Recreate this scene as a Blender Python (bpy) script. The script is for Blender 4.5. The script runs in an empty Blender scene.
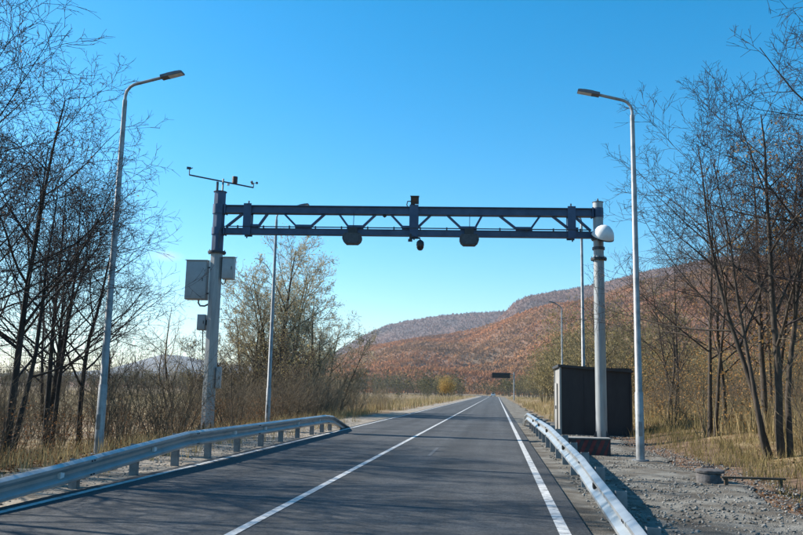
import bpy, math, random
import numpy as np
from math import sin, cos, radians, pi, sqrt, atan2
from mathutils import Vector, Matrix

S = bpy.context.scene
COL = S.collection

# ------------------------------------------------------------------ camera
F_PX, PITCH, YAW, ROLL, CAM_H = 800.0, radians(8.7746), radians(6.8756), radians(1.2), 1.5
cam_d = bpy.data.cameras.new('camera')
cam_d.sensor_fit = 'HORIZONTAL'; cam_d.sensor_width = 36.0
cam_d.lens = 36.0 * F_PX / 803.0
cam_d.clip_start = 0.05; cam_d.clip_end = 30000
cam = bpy.data.objects.new('camera', cam_d); COL.objects.link(cam)
fw = Vector((-sin(YAW) * cos(PITCH), cos(YAW) * cos(PITCH), sin(PITCH)))
rt = Vector((cos(YAW), sin(YAW), 0)); up = rt.cross(fw)
R_ = cos(ROLL) * rt + sin(ROLL) * up; U_ = -sin(ROLL) * rt + cos(ROLL) * up
cam.matrix_world = Matrix(((R_.x, U_.x, -fw.x, 0), (R_.y, U_.y, -fw.y, 0), (R_.z, U_.z, -fw.z, CAM_H), (0, 0, 0, 1)))
S.camera = cam

# ------------------------------------------------------------------ sky and sun
SUN_EL, SUN_AZ = radians(34), radians(77)            # azimuth counted from the road direction to the left
world = bpy.data.worlds.new('World'); S.world = world; world.use_nodes = True
nt = world.node_tree; nt.nodes.clear()
o_ = nt.nodes.new('ShaderNodeOutputWorld'); b_ = nt.nodes.new('ShaderNodeBackground')
sk = nt.nodes.new('ShaderNodeTexSky'); sk.sky_type = 'NISHITA'; sk.sun_disc = False
sk.sun_elevation = SUN_EL; sk.sun_rotation = 2 * pi - SUN_AZ
sk.altitude = 200; sk.air_density = 1.0; sk.dust_density = 0.35; sk.ozone_density = 2.2
hs = nt.nodes.new('ShaderNodeHueSaturation'); hs.inputs['Hue'].default_value = 0.488
hs.inputs['Saturation'].default_value = 1.5; hs.inputs['Value'].default_value = 1.0
nt.links.new(sk.outputs[0], hs.inputs['Color'])
# one faint wisp of cloud low in the north-west
wc = nt.nodes.new('ShaderNodeTexCoord'); wm = nt.nodes.new('ShaderNodeMapping'); wm.vector_type = 'POINT'
WD = (fw + rt * (165 - 401.5) / 800 - up * (257 - 267.5 + 4) / 800).normalized()
wm.inputs['Location'].default_value = (-WD.x * 1.0, -WD.y * 1.0, -WD.z * 3.2); wm.inputs['Scale'].default_value = (1, 1, 3.2)
wl = nt.nodes.new('ShaderNodeVectorMath'); wl.operation = 'LENGTH'
wn = nt.nodes.new('ShaderNodeTexNoise'); wn.inputs['Scale'].default_value = 38; wn.inputs['Detail'].default_value = 5
wr = nt.nodes.new('ShaderNodeMapRange'); wr.inputs['From Min'].default_value = 0.026; wr.inputs['From Max'].default_value = 0.0
wq = nt.nodes.new('ShaderNodeMath'); wq.operation = 'MULTIPLY'; wq.use_clamp = True
wx = nt.nodes.new('ShaderNodeMix'); wx.data_type = 'RGBA'; wx.inputs[7].default_value = (4.2, 4.5, 4.7, 1)
nt.links.new(wc.outputs['Generated'], wm.inputs[0]); nt.links.new(wm.outputs[0], wl.inputs[0]); nt.links.new(wl.outputs['Value'], wr.inputs[0])
nt.links.new(wc.outputs['Generated'], wn.inputs['Vector']); nt.links.new(wr.outputs[0], wq.inputs[0]); nt.links.new(wn.outputs[0], wq.inputs[1])
nt.links.new(wq.outputs[0], wx.inputs[0]); nt.links.new(hs.outputs[0], wx.inputs[6]); nt.links.new(wx.outputs[2], b_.inputs[0])
b_.inputs[1].default_value = 0.105
nt.links.new(b_.outputs[0], o_.inputs[0])
sun_d = bpy.data.lights.new('sun', 'SUN'); sun_d.energy = 5.0; sun_d.angle = radians(0.53); sun_d.color = (1.0, 0.93, 0.82)
sun = bpy.data.objects.new('sun', sun_d); COL.objects.link(sun)
SV = Vector((-sin(SUN_AZ) * cos(SUN_EL), cos(SUN_AZ) * cos(SUN_EL), sin(SUN_EL)))
sun.rotation_euler = SV.to_track_quat('Z', 'Y').to_euler(); sun.location = SV * 60
S.view_settings.view_transform = 'Standard'; S.view_settings.look = 'None'
S.view_settings.exposure = 1.0; S.view_settings.gamma = 1.0; S.view_settings.use_curve_mapping = False
S.render.engine = 'CYCLES'
cy = S.cycles
cy.use_denoising = True; cy.max_bounces = 4; cy.diffuse_bounces = 2; cy.glossy_bounces = 2; cy.transmission_bounces = 3
cy.transparent_max_bounces = 6; cy.volume_bounces = 0; cy.caustics_reflective = False; cy.caustics_refractive = False

# ------------------------------------------------------------------ materials
MATS = {}
def mat(name, col, rough=0.7, metal=0.0, col2=None, scale=3.0, bump=0.0, bscale=30.0, island=0.0, cols=None,
        detail=6.0, trans=0.0, stretch=None, spec=0.4, coord='Object', ramp=(0.35, 0.65), island_cols=None):
    m = bpy.data.materials.new(name); m.use_nodes = True; MATS[name] = m
    t = m.node_tree; n = t.nodes; L = t.links; p = n['Principled BSDF']
    p.inputs['Roughness'].default_value = rough; p.inputs['Metallic'].default_value = metal
    p.inputs['Specular IOR Level'].default_value = spec
    p.inputs['Base Color'].default_value = (*col, 1)
    tc = n.new('ShaderNodeTexCoord'); src = tc.outputs[coord]
    if stretch:
        mp = n.new('ShaderNodeMapping'); mp.inputs['Scale'].default_value = stretch
        L.new(src, mp.inputs[0]); src = mp.outputs[0]
    cur = None
    if cols is None and col2 is not None: cols = [col, col2]
    if cols:
        nz = n.new('ShaderNodeTexNoise'); nz.inputs['Scale'].default_value = scale; nz.inputs['Detail'].default_value = detail
        nz.inputs['Roughness'].default_value = 0.62
        L.new(src, nz.inputs['Vector'])
        cr = n.new('ShaderNodeValToRGB'); e = cr.color_ramp.elements
        for i, c in enumerate(cols):
            pos = ramp[0] + (ramp[1] - ramp[0]) * i / (len(cols) - 1)
            if i < 2: e[i].position = pos; e[i].color = (*c, 1)
            else: x = e.new(pos); x.color = (*c, 1)
        L.new(nz.outputs[0], cr.inputs[0]); cur = cr.outputs[0]
    if island_cols:
        g = n.new('ShaderNodeNewGeometry'); cr = n.new('ShaderNodeValToRGB'); e = cr.color_ramp.elements
        for i, c in enumerate(island_cols):
            pos = i / (len(island_cols) - 1)
            if i < 2: e[i].position = pos; e[i].color = (*c, 1)
            else: x = e.new(pos); x.color = (*c, 1)
        L.new(g.outputs['Random Per Island'], cr.inputs[0])
        if cur is not None:
            mx = n.new('ShaderNodeMix'); mx.data_type = 'RGBA'; mx.inputs[0].default_value = 0.5
            L.new(cur, mx.inputs[6]); L.new(cr.outputs[0], mx.inputs[7]); cur = mx.outputs[2]
        else: cur = cr.outputs[0]
    if island:
        g = n.new('ShaderNodeNewGeometry'); mr = n.new('ShaderNodeMapRange')
        mr.inputs['To Min'].default_value = 1 - island; mr.inputs['To Max'].default_value = 1 + island
        L.new(g.outputs['Random Per Island'], mr.inputs[0])
        hv = n.new('ShaderNodeHueSaturation'); hv.inputs['Color'].default_value = (*col, 1)
        if cur is not None: L.new(cur, hv.inputs['Color'])
        L.new(mr.outputs[0], hv.inputs['Value']); cur = hv.outputs[0]
    if cur is not None: L.new(cur, p.inputs['Base Color'])
    if bump:
        nb = n.new('ShaderNodeTexNoise'); nb.inputs['Scale'].default_value = bscale; nb.inputs['Detail'].default_value = 5
        L.new(src, nb.inputs['Vector'])
        bp = n.new('ShaderNodeBump'); bp.inputs['Strength'].default_value = bump; bp.inputs['Distance'].default_value = 0.02
        L.new(nb.outputs[0], bp.inputs['Height']); L.new(bp.outputs[0], p.inputs['Normal'])
    if trans:
        tr = n.new('ShaderNodeBsdfTranslucent'); ad = n.new('ShaderNodeMixShader'); ad.inputs[0].default_value = trans
        if cur is not None: L.new(cur, tr.inputs[0])
        else: tr.inputs[0].default_value = (*col, 1)
        L.new(p.outputs[0], ad.inputs[1]); L.new(tr.outputs[0], ad.inputs[2])
        L.new(ad.outputs[0], n['Material Output'].inputs['Surface'])
    return m

mat('asphalt', (0.040, 0.043, 0.047), 0.85, col2=(0.058, 0.060, 0.063), scale=1.3, bump=0.55, bscale=140, coord='Object')
def asphalt_extra():
    m = MATS['asphalt']; t = m.node_tree; n = t.nodes; L = t.links; p = n['Principled BSDF']
    base = p.inputs['Base Color'].links[0].from_socket
    tc = n.new('ShaderNodeTexCoord'); mp = n.new('ShaderNodeMapping'); mp.inputs['Scale'].default_value = (2.2, 0.035, 1)
    nz = n.new('ShaderNodeTexNoise'); nz.inputs['Scale'].default_value = 1.0; nz.inputs['Detail'].default_value = 4
    L.new(tc.outputs['Object'], mp.inputs[0]); L.new(mp.outputs[0], nz.inputs['Vector'])
    g = n.new('ShaderNodeTexVoronoi'); g.inputs['Scale'].default_value = 42
    L.new(tc.outputs['Object'], g.inputs['Vector'])
    sx = n.new('ShaderNodeSeparateXYZ'); L.new(tc.outputs['Object'], sx.inputs[0])
    wv = n.new('ShaderNodeMath'); wv.operation = 'MULTIPLY'; wv.inputs[1].default_value = 2 * pi / 1.72; L.new(sx.outputs[0], wv.inputs[0])
    cs = n.new('ShaderNodeMath'); cs.operation = 'COSINE'; L.new(wv.outputs[0], cs.inputs[0])
    tk = n.new('ShaderNodeMapRange'); tk.inputs['From Min'].default_value = -1; tk.inputs['To Min'].default_value = 0.88; tk.inputs['To Max'].default_value = 1.12; L.new(cs.outputs[0], tk.inputs[0])
    pz = n.new('ShaderNodeTexNoise'); pz.inputs['Scale'].default_value = 0.5; pz.inputs['Detail'].default_value = 8; L.new(tc.outputs['Object'], pz.inputs['Vector'])
    pm_ = n.new('ShaderNodeMapRange'); pm_.inputs['From Min'].default_value = .35; pm_.inputs['From Max'].default_value = .65; pm_.inputs['To Min'].default_value = 0.82; pm_.inputs['To Max'].default_value = 1.18; L.new(pz.outputs[0], pm_.inputs[0])
    tm = n.new('ShaderNodeMath'); tm.operation = 'MULTIPLY'; L.new(tk.outputs[0], tm.inputs[0]); L.new(pm_.outputs[0], tm.inputs[1])
    a = n.new('ShaderNodeMapRange'); a.inputs['From Min'].default_value = 0.3; a.inputs['From Max'].default_value = 0.7
    a.inputs['To Min'].default_value = 0.78; a.inputs['To Max'].default_value = 1.22; L.new(nz.outputs[0], a.inputs[0])
    sp = n.new('ShaderNodeSeparateColor'); L.new(g.outputs['Color'], sp.inputs[0])
    b = n.new('ShaderNodeMapRange'); b.inputs['To Min'].default_value = 0.6; b.inputs['To Max'].default_value = 1.45
    L.new(sp.outputs[0], b.inputs[0])
    mu = n.new('ShaderNodeMath'); mu.operation = 'MULTIPLY'; L.new(a.outputs[0], mu.inputs[0]); L.new(b.outputs[0], mu.inputs[1])
    m3 = n.new('ShaderNodeMath'); m3.operation = 'MULTIPLY'; L.new(mu.outputs[0], m3.inputs[0]); L.new(tm.outputs[0], m3.inputs[1])
    hv = n.new('ShaderNodeHueSaturation'); L.new(base, hv.inputs['Color']); L.new(m3.outputs[0], hv.inputs['Value'])
    L.new(hv.outputs[0], p.inputs['Base Color'])
asphalt_extra()
mat('road_paint', (0.72, 0.72, 0.70), 0.6, cols=[(0.13, 0.13, 0.13), (0.40, 0.40, 0.39), (0.54, 0.54, 0.53)], scale=7, bump=0.3, bscale=90, ramp=(0.34, 0.56), detail=10)
mat('old_paint', (0.1, 0.1, 0.1), 0.7, cols=[(0.05, 0.05, 0.053), (0.12, 0.12, 0.12)], scale=14)
mat('gravel', (0.27, 0.265, 0.25), 0.95, cols=[(0.05, 0.038, 0.027), (0.092, 0.078, 0.06), (0.155, 0.144, 0.122), (0.225, 0.215, 0.188)], scale=1.4, detail=15, bump=1.0, bscale=55, ramp=(0.3, 0.66))
mat('shoulder_sand', (0.36, 0.32, 0.26), 0.95, cols=[(0.13, 0.105, 0.075), (0.26, 0.22, 0.175), (0.34, 0.30, 0.245)], scale=2.5, detail=10, bump=0.8, bscale=30)
mat('ground', (0.2, 0.15, 0.09), 1.0, cols=[(0.07, 0.05, 0.03), (0.15, 0.095, 0.052), (0.25, 0.185, 0.10), (0.19, 0.15, 0.065)], scale=0.9, detail=12, bump=1.0, bscale=9, ramp=(0.32, 0.7))
mat('red_dirt', (0.2, 0.11, 0.06), 1.0, cols=[(0.05, 0.032, 0.022), (0.125, 0.075, 0.047), (0.20, 0.135, 0.085)], scale=3.2, detail=12, bump=1.0, bscale=18)
mat('stone', (0.20, 0.195, 0.18), 0.9, island=0.55, col2=(0.14, 0.135, 0.125), scale=8, bump=0.4, bscale=40)
mat('galvanised', (0.3, 0.31, 0.32), 0.5, 0.35, cols=[(0.17, 0.18, 0.185), (0.26, 0.27, 0.28), (0.31, 0.325, 0.335)], scale=4, bump=0.05, bscale=40, spec=0.5)
mat('rail_zinc', (0.44, 0.46, 0.47), 0.40, 0.55, cols=[(0.22, 0.235, 0.245), (0.36, 0.38, 0.39), (0.42, 0.44, 0.45)], scale=2.2, bump=0.06, bscale=25, ramp=(0.25, 0.6))
mat('post_zinc', (0.24, 0.255, 0.27), 0.55, 0.35, col2=(0.16, 0.17, 0.18), scale=6, bump=0.08)
mat('truss_shade_blue', (0.06, 0.08, 0.115), 0.5, 0.2, cols=[(0.034, 0.062, 0.118), (0.058, 0.098, 0.17)], scale=2.0, bump=0.04, spec=0.4)  # plain steel; blue of its skylit shade is put into the colour
mat('dark_steel', (0.05, 0.055, 0.065), 0.5, 0.4, col2=(0.08, 0.085, 0.095), scale=8)
mat('head_grey', (0.10, 0.11, 0.13), 0.5, 0.2, col2=(0.14, 0.15, 0.17), scale=6)
mat('leg_paint', (0.4, 0.42, 0.43), 0.5, 0.2, cols=[(0.25, 0.265, 0.275), (0.35, 0.37, 0.38)], scale=3, stretch=(4, 4, 0.4), bump=0.05)
mat('cabinet_grey', (0.40, 0.42, 0.43), 0.5, 0.0, col2=(0.33, 0.345, 0.355), scale=3, bump=0.03)
mat('black_plastic', (0.02, 0.021, 0.024), 0.45, 0.0, col2=(0.035, 0.035, 0.038), scale=12)
mat('white_plastic', (0.78, 0.78, 0.76), 0.45, 0.0, col2=(0.66, 0.66, 0.64), scale=5)
mat('red_plastic', (0.13, 0.085, 0.085), 0.55, col2=(0.10, 0.07, 0.07), scale=6)
mat('lens', (0.75, 0.77, 0.78), 0.2, col2=(0.6, 0.62, 0.63), scale=10)
mat('glass_dark', (0.012, 0.012, 0.016), 0.08, col2=(0.02, 0.02, 0.025), scale=4, spec=0.6)
mat('reflector', (0.03, 0.03, 0.03), 0.3, col2=(0.06, 0.05, 0.045), scale=20)
mat('reflector_white', (0.7, 0.7, 0.72), 0.3, col2=(0.6, 0.6, 0.62), scale=20)
mat('kiosk_shaded', (0.03, 0.027, 0.032), 0.65, 0.0, cols=[(0.020, 0.018, 0.022), (0.040, 0.036, 0.040)], scale=1.5, stretch=(1, 1, 0.3), bump=0.04)  # kiosk cladding with the shade of its front put into the colour
mat('kiosk_sunlit', (0.50, 0.50, 0.49), 0.6, 0.0, cols=[(0.20, 0.195, 0.185), (0.36, 0.355, 0.34)], scale=2, stretch=(1, 1, 0.3))  # same cladding, sunlight on the left wall put into a paler colour
mat('kiosk_roof', (0.05, 0.05, 0.055), 0.6, 0.2, col2=(0.035, 0.035, 0.04), scale=3)
mat('concrete', (0.30, 0.29, 0.275), 0.9, cols=[(0.19, 0.18, 0.17), (0.32, 0.31, 0.29)], scale=5, bump=0.4, bscale=30)
mat('dark_concrete', (0.10, 0.095, 0.10), 0.9, cols=[(0.055, 0.05, 0.05), (0.13, 0.125, 0.125)], scale=9, bump=0.5, bscale=30)
mat('warning_red', (0.16, 0.030, 0.030), 0.7, cols=[(0.10, 0.022, 0.024), (0.19, 0.04, 0.036)], scale=7)
mat('warning_black', (0.035, 0.03, 0.035), 0.75, col2=(0.06, 0.055, 0.055), scale=7)
mat('old_wood', (0.08, 0.055, 0.04), 0.9, cols=[(0.05, 0.035, 0.025), (0.13, 0.09, 0.06)], scale=6, stretch=(1, 8, 8), bump=0.4)
mat('sign_black', (0.012, 0.012, 0.013), 0.5, col2=(0.02, 0.02, 0.02), scale=2)
mat('car_paint', (0.75, 0.76, 0.78), 0.25, 0.0, col2=(0.7, 0.71, 0.73), scale=3, spec=0.6)
mat('tyre', (0.02, 0.02, 0.02), 0.9, col2=(0.03, 0.03, 0.03), scale=9)
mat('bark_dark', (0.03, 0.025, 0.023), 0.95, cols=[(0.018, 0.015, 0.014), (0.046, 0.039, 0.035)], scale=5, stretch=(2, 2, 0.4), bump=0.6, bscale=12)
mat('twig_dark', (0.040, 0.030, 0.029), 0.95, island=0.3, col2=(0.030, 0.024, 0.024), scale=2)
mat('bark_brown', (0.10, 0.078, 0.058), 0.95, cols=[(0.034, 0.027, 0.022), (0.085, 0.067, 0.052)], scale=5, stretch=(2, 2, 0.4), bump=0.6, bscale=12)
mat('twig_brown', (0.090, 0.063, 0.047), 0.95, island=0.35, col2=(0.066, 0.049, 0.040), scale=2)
mat('twig_tan', (0.46, 0.385, 0.26), 0.95, island=0.35, col2=(0.34, 0.28, 0.19), scale=2)
mat('twig_olive', (0.15, 0.125, 0.070), 0.95, island=0.35, col2=(0.11, 0.095, 0.06), scale=2)
mat('leaf_yellow', (0.20, 0.16, 0.04), 0.8, island_cols=[(0.28, 0.25, 0.10), (0.44, 0.36, 0.16), (0.54, 0.43, 0.22)], trans=0.45)
mat('leaf_gold', (0.4, 0.25, 0.06), 0.8, island_cols=[(0.26, 0.15, 0.045), (0.42, 0.27, 0.075), (0.50, 0.34, 0.11)], trans=0.45)
mat('leaf_orange', (0.22, 0.11, 0.035), 0.8, island_cols=[(0.22, 0.105, 0.04), (0.38, 0.20, 0.065), (0.46, 0.29, 0.11)], trans=0.4)
mat('leaf_olive', (0.12, 0.11, 0.04), 0.85, island_cols=[(0.055, 0.055, 0.03), (0.11, 0.10, 0.042), (0.17, 0.14, 0.06)], trans=0.3)
mat('leaf_tan', (0.2, 0.17, 0.07), 0.85, island_cols=[(0.13, 0.10, 0.05), (0.25, 0.20, 0.09), (0.34, 0.26, 0.13), (0.20, 0.175, 0.065)], trans=0.35)
mat('dry_grass', (0.32, 0.24, 0.12), 0.9, island_cols=[(0.17, 0.105, 0.05), (0.34, 0.25, 0.12), (0.46, 0.36, 0.19), (0.25, 0.205, 0.085)], trans=0.3)
mat('green_grass', (0.18, 0.17, 0.06), 0.9, island_cols=[(0.13, 0.10, 0.04), (0.27, 0.20, 0.09), (0.17, 0.145, 0.05), (0.33, 0.25, 0.12)], trans=0.3)
mat('pale_reed', (0.48, 0.40, 0.26), 0.9, island_cols=[(0.30, 0.22, 0.12), (0.50, 0.42, 0.28), (0.58, 0.50, 0.36)], trans=0.3)
mat('dead_leaf', (0.18, 0.08, 0.035), 0.9, island_cols=[(0.10, 0.045, 0.022), (0.20, 0.095, 0.04), (0.27, 0.15, 0.07)], trans=0.25)
mat('thicket', (0.085, 0.068, 0.05), 0.95, island_cols=[(0.05, 0.040, 0.032), (0.12, 0.092, 0.062), (0.20, 0.155, 0.095)])
mat('thicket_tan', (0.2, 0.16, 0.1), 0.95, island_cols=[(0.12, 0.09, 0.06), (0.24, 0.185, 0.12), (0.36, 0.29, 0.19)])
mat('far_wood', (0.10, 0.09, 0.08), 0.95, island_cols=[(0.055, 0.055, 0.052), (0.10, 0.085, 0.065), (0.13, 0.115, 0.07), (0.085, 0.085, 0.06)])
mat('hill_soil', (0.2, 0.11, 0.07), 1.0, cols=[(0.10, 0.068, 0.052), (0.20, 0.105, 0.062), (0.15, 0.10, 0.062)], scale=0.008, detail=10)
mat('hill_trees', (0.2, 0.1, 0.05), 1.0, cols=[(0.13, 0.095, 0.07), (0.40, 0.165, 0.07), (0.50, 0.215, 0.085), (0.31, 0.19, 0.085), (0.17, 0.125, 0.08)],
    scale=0.0048, detail=9, ramp=(0.36, 0.64), island_cols=[(0.25, 0.125, 0.07), (0.35, 0.16, 0.08), (0.40, 0.18, 0.085), (0.29, 0.16, 0.08)], trans=0.25)
mat('ridge_trees', (0.16, 0.10, 0.08), 1.0, cols=[(0.10, 0.075, 0.07), (0.23, 0.12, 0.085), (0.15, 0.10, 0.08)], scale=0.003, detail=5, trans=0.25)
mat('ridge_soil', (0.1, 0.06, 0.05), 1.0, cols=[(0.075, 0.055, 0.05), (0.15, 0.08, 0.056)], scale=0.003, detail=5)
for nm in ('hill_trees', 'ridge_trees'):            # crowns share the lie of the slope in their shading
    t_ = MATS[nm].node_tree; n_ = t_.nodes; at = n_.new('ShaderNodeAttribute'); at.attribute_name = 'terrain_normal'
    ge = n_.new('ShaderNodeNewGeometry'); mx = n_.new('ShaderNodeMix'); mx.data_type = 'VECTOR'; mx.inputs[0].default_value = 0.22
    nv = n_.new('ShaderNodeVectorMath'); nv.operation = 'NORMALIZE'
    t_.links.new(at.outputs['Vector'], mx.inputs[4]); t_.links.new(ge.outputs['Normal'], mx.inputs[5]); t_.links.new(mx.outputs[1], nv.inputs[0])
    t_.links.new(nv.outputs[0], n_['Principled BSDF'].inputs['Normal'])
mat('mountain', (0.10, 0.09, 0.08), 1.0, col2=(0.14, 0.11, 0.09), scale=0.002)

# ------------------------------------------------------------------ mesh helpers
ORG = {}
class MB:
    def __init__(s): s.v = []; s.f = []
    def add(s, v, f):
        n = len(s.v); s.v += [tuple(p) for p in v]; s.f += [tuple(i + n for i in q) for q in f]; return s
    def box(s, c, d, rz=0.0, rx=0.0, ry=0.0):
        M = Matrix.Rotation(rz, 3, 'Z') @ Matrix.Rotation(ry, 3, 'Y') @ Matrix.Rotation(rx, 3, 'X')
        v = [Vector(c) + M @ Vector((x * d[0] / 2, y * d[1] / 2, z * d[2] / 2)) for x in (-1, 1) for y in (-1, 1) for z in (-1, 1)]
        return s.add(v, [(0, 1, 3, 2), (4, 6, 7, 5), (0, 4, 5, 1), (2, 3, 7, 6), (0, 2, 6, 4), (1, 5, 7, 3)])
    def bbox(s, c, d, b=0.01):           # box with chamfered edges
        hx, hy, hz = d[0] / 2, d[1] / 2, d[2] / 2; b = min(b, hx * .49, hy * .49, hz * .49)
        import bmesh
        bm = bmesh.new(); bmesh.ops.create_cube(bm, size=1)
        for q in bm.verts: q.co = Vector((q.co.x * d[0], q.co.y * d[1], q.co.z * d[2]))
        bmesh.ops.bevel(bm, geom=list(bm.edges), offset=b, segments=2, affect='EDGES', profile=0.6)
        bm.verts.ensure_lookup_table()
        s.add([q.co + Vector(c) for q in bm.verts], [[q.index for q in f.verts] for f in bm.faces]); bm.free(); return s
    def tube(s, pts, rad, k=8, cap=True):
        P = [Vector(p) for p in pts]; n = len(P)
        if not isinstance(rad, (list, tuple)): rad = [rad] * n
        base = len(s.v); V = []; Fc = []
        ref = None
        for i in range(n):
            t = (P[min(i + 1, n - 1)] - P[max(i - 1, 0)]).normalized()
            if ref is None:
                a = Vector((0, 0, 1)) if abs(t.z) < 0.9 else Vector((1, 0, 0)); ref = t.cross(a).normalized()
            else: ref = (ref - t * ref.dot(t)).normalized()
            w = t.cross(ref)
            for j in range(k): V.append(P[i] + rad[i] * (cos(2 * pi * j / k) * ref + sin(2 * pi * j / k) * w))
        for i in range(n - 1):
            for j in range(k): Fc.append((i * k + j, i * k + (j + 1) % k, (i + 1) * k + (j + 1) % k, (i + 1) * k + j))
        if cap: Fc.append(tuple(range(k))[::-1]); Fc.append(tuple((n - 1) * k + j for j in range(k)))
        return s.add(V, Fc)
    def prism(s, poly, depth_vec, origin=(0, 0, 0), ax=(1, 0, 0), az=(0, 0, 1)):   # polygon in (ax,az), extruded by depth_vec
        o = Vector(origin); ax = Vector(ax); az = Vector(az); d = Vector(depth_vec); n = len(poly)
        a = [o + ax * p[0] + az * p[1] for p in poly]
        V = a + [p + d for p in a]
        Fc = [tuple(range(n)), tuple(range(n, 2 * n))[::-1]] + [(i, i + n, (i + 1) % n + n, (i + 1) % n) for i in range(n)]
        return s.add(V, Fc)
    def lathe(s, prof, c, k=20, axis=Vector((0, 0, 1))):
        q = Vector((0, 0, 1)).rotation_difference(Vector(axis).normalized()); V = []; Fc = []
        for r, z in prof:
            for j in range(k): V.append(Vector(c) + q @ Vector((r * cos(2 * pi * j / k), r * sin(2 * pi * j / k), z)))
        for i in range(len(prof) - 1):
            for j in range(k): Fc.append((i * k + j, i * k + (j + 1) % k, (i + 1) * k + (j + 1) % k, (i + 1) * k + j))
        Fc.append(tuple(range(k))[::-1]); Fc.append(tuple((len(prof) - 1) * k + j for j in range(k)))
        return s.add(V, Fc)

def link(name, me, m, parent=None):
    o = bpy.data.objects.new(name, me); COL.objects.link(o)
    if m and not me.materials: me.materials.append(MATS[m])
    if parent is not None: o.parent = parent
    return o
def smooth(me, ang=35):
    import bmesh
    bm = bmesh.new(); bm.from_mesh(me); bmesh.ops.recalc_face_normals(bm, faces=bm.faces)
    a = radians(ang)
    for f in bm.faces: f.smooth = True
    for e in bm.edges:
        if len(e.link_faces) == 2 and e.calc_face_angle(0) > a: e.smooth = False
    bm.to_mesh(me); bm.free()
def obj(name, mb, m, parent=None, local=False, sm=True):
    """one mesh object from world-space (or local) geometry"""
    me = bpy.data.meshes.new(name); o = ORG.get(parent, (0, 0, 0)) if (parent is not None and not local) else (0, 0, 0)
    me.from_pydata([(p[0] - o[0], p[1] - o[1], p[2] - o[2]) for p in mb.v], [], mb.f)
    if sm: smooth(me)
    ob = link(name, me, m, parent); ORG[ob] = o if not local else (0, 0, 0)
    return ob
def tag(o, label, cat, group=None, kind=None):
    if label: o['label'] = label
    if cat: o['category'] = cat
    if group: o['group'] = group
    if kind: o['kind'] = kind
    return o
def thing(name, label, cat, loc=(0, 0, 0), group=None, rz=0.0):
    e = bpy.data.objects.new(name, None); COL.objects.link(e); e.location = loc; e.rotation_euler = (0, 0, rz)
    e.empty_display_size = 0.2; ORG[e] = tuple(loc); return tag(e, label, cat, group)
def struct(o): o['kind'] = 'structure'; return o
def np_mesh(name, V, Fq, m, parent=None, sm=False):
    """fast mesh: V (n,3); Fq list of int arrays (m,3) or (m,4)"""
    me = bpy.data.meshes.new(name); V = np.asarray(V, np.float32)
    Fq = [np.asarray(f, np.int32) for f in Fq if len(f)]
    me.vertices.add(len(V)); me.vertices.foreach_set('co', V.ravel())
    loops = np.concatenate([f.ravel() for f in Fq]); cnt = np.concatenate([np.full(len(f), f.shape[1], np.int32) for f in Fq])
    st = np.concatenate([[0], np.cumsum(cnt)[:-1]]).astype(np.int32)
    me.loops.add(len(loops)); me.loops.foreach_set('vertex_index', loops)
    me.polygons.add(len(cnt)); me.polygons.foreach_set('loop_start', st)
    if sm: me.polygons.foreach_set('use_smooth', np.ones(len(cnt), bool))
    me.update(calc_edges=True)
    return link(name, me, m, parent)

# ------------------------------------------------------------------ noise + ground height
_rs = np.random.RandomState(5); _ph = _rs.rand(24, 3) * 6.28
def wob(x, y, s, k=0):
    x = np.asarray(x, float) / s; y = np.asarray(y, float) / s; r = 0
    for i in range(6):
        a = _ph[(i + k) % 24]; w = 1.0 * 1.55 ** i
        r = r + np.sin(x * w * cos(a[0]) + y * w * sin(a[0]) + a[1]) * np.sin(x * w * .7 * sin(a[2]) - y * w * .8 * cos(a[2]) + a[0]) / 1.45 ** i
    return r * 0.45
def sstep(a, b, x): t = np.clip((np.asarray(x, float) - a) / (b - a), 0, 1); return t * t * (3 - 2 * t)
def road_x(Y): Y = np.asarray(Y, float); return -0.00040 * np.clip(Y - 300, 0, 500) ** 2
def gz(X, Y):
    X = np.asarray(X, float); Y = np.asarray(Y, float); x = X - road_x(Y)
    z = -0.09 + 0 * x
    z = z - 0.55 * sstep(-8.8, -12.5, x) + 0.0 * x
    rise = sstep(4.4 , 8.5, x) * 0.50 + sstep(9, 40, x) * 1.2
    near = sstep(3, 9, Y) * (1 - sstep(120, 260, Y)) + 0.0
    z = z + rise * near
    amp = sstep(4.2, 6.5, x) + sstep(-7.5, -10, x)
    z = z + amp * (0.10 * wob(X, Y, 1.8) + 0.10 * wob(X, Y, 6, 7))
    z = z - 0.40 * np.exp(-((x - 5.3) / 0.6) ** 2 - ((Y - 12.6) / 2.4) ** 2)
    return z
def axis(segs):
    r = []
    for a, b, n in segs: r += list(np.linspace(a, b, n, endpoint=False))
    return np.array(r + [segs[-1][1]])
def grid(name, xs, ys, zf, m, sm=True):
    X, Y = np.meshgrid(xs, ys); Z = zf(X, Y); V = np.stack([X, Y, Z], -1).reshape(-1, 3)
    nx, ny = len(xs), len(ys); i = (np.arange(ny - 1)[:, None] * nx + np.arange(nx - 1)[None]).ravel()
    return np_mesh(name, V, [np.stack([i, i + 1, i + nx + 1, i + nx], 1)], m, sm=sm)
g = struct(grid('ground', axis([(-14000, -600, 14), (-600, -80, 26), (-80, -20, 40), (-20, -5.5, 58), (-5.5, 1.2, 6), (1.2, 24, 92), (24, 90, 40), (90, 600, 26), (600, 14000, 14)]),
         axis([(-400, -10, 14), (-10, 46, 160), (46, 140, 90), (140, 420, 60), (420, 900, 24), (900, 14000, 20)]), gz, 'ground'))
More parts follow.
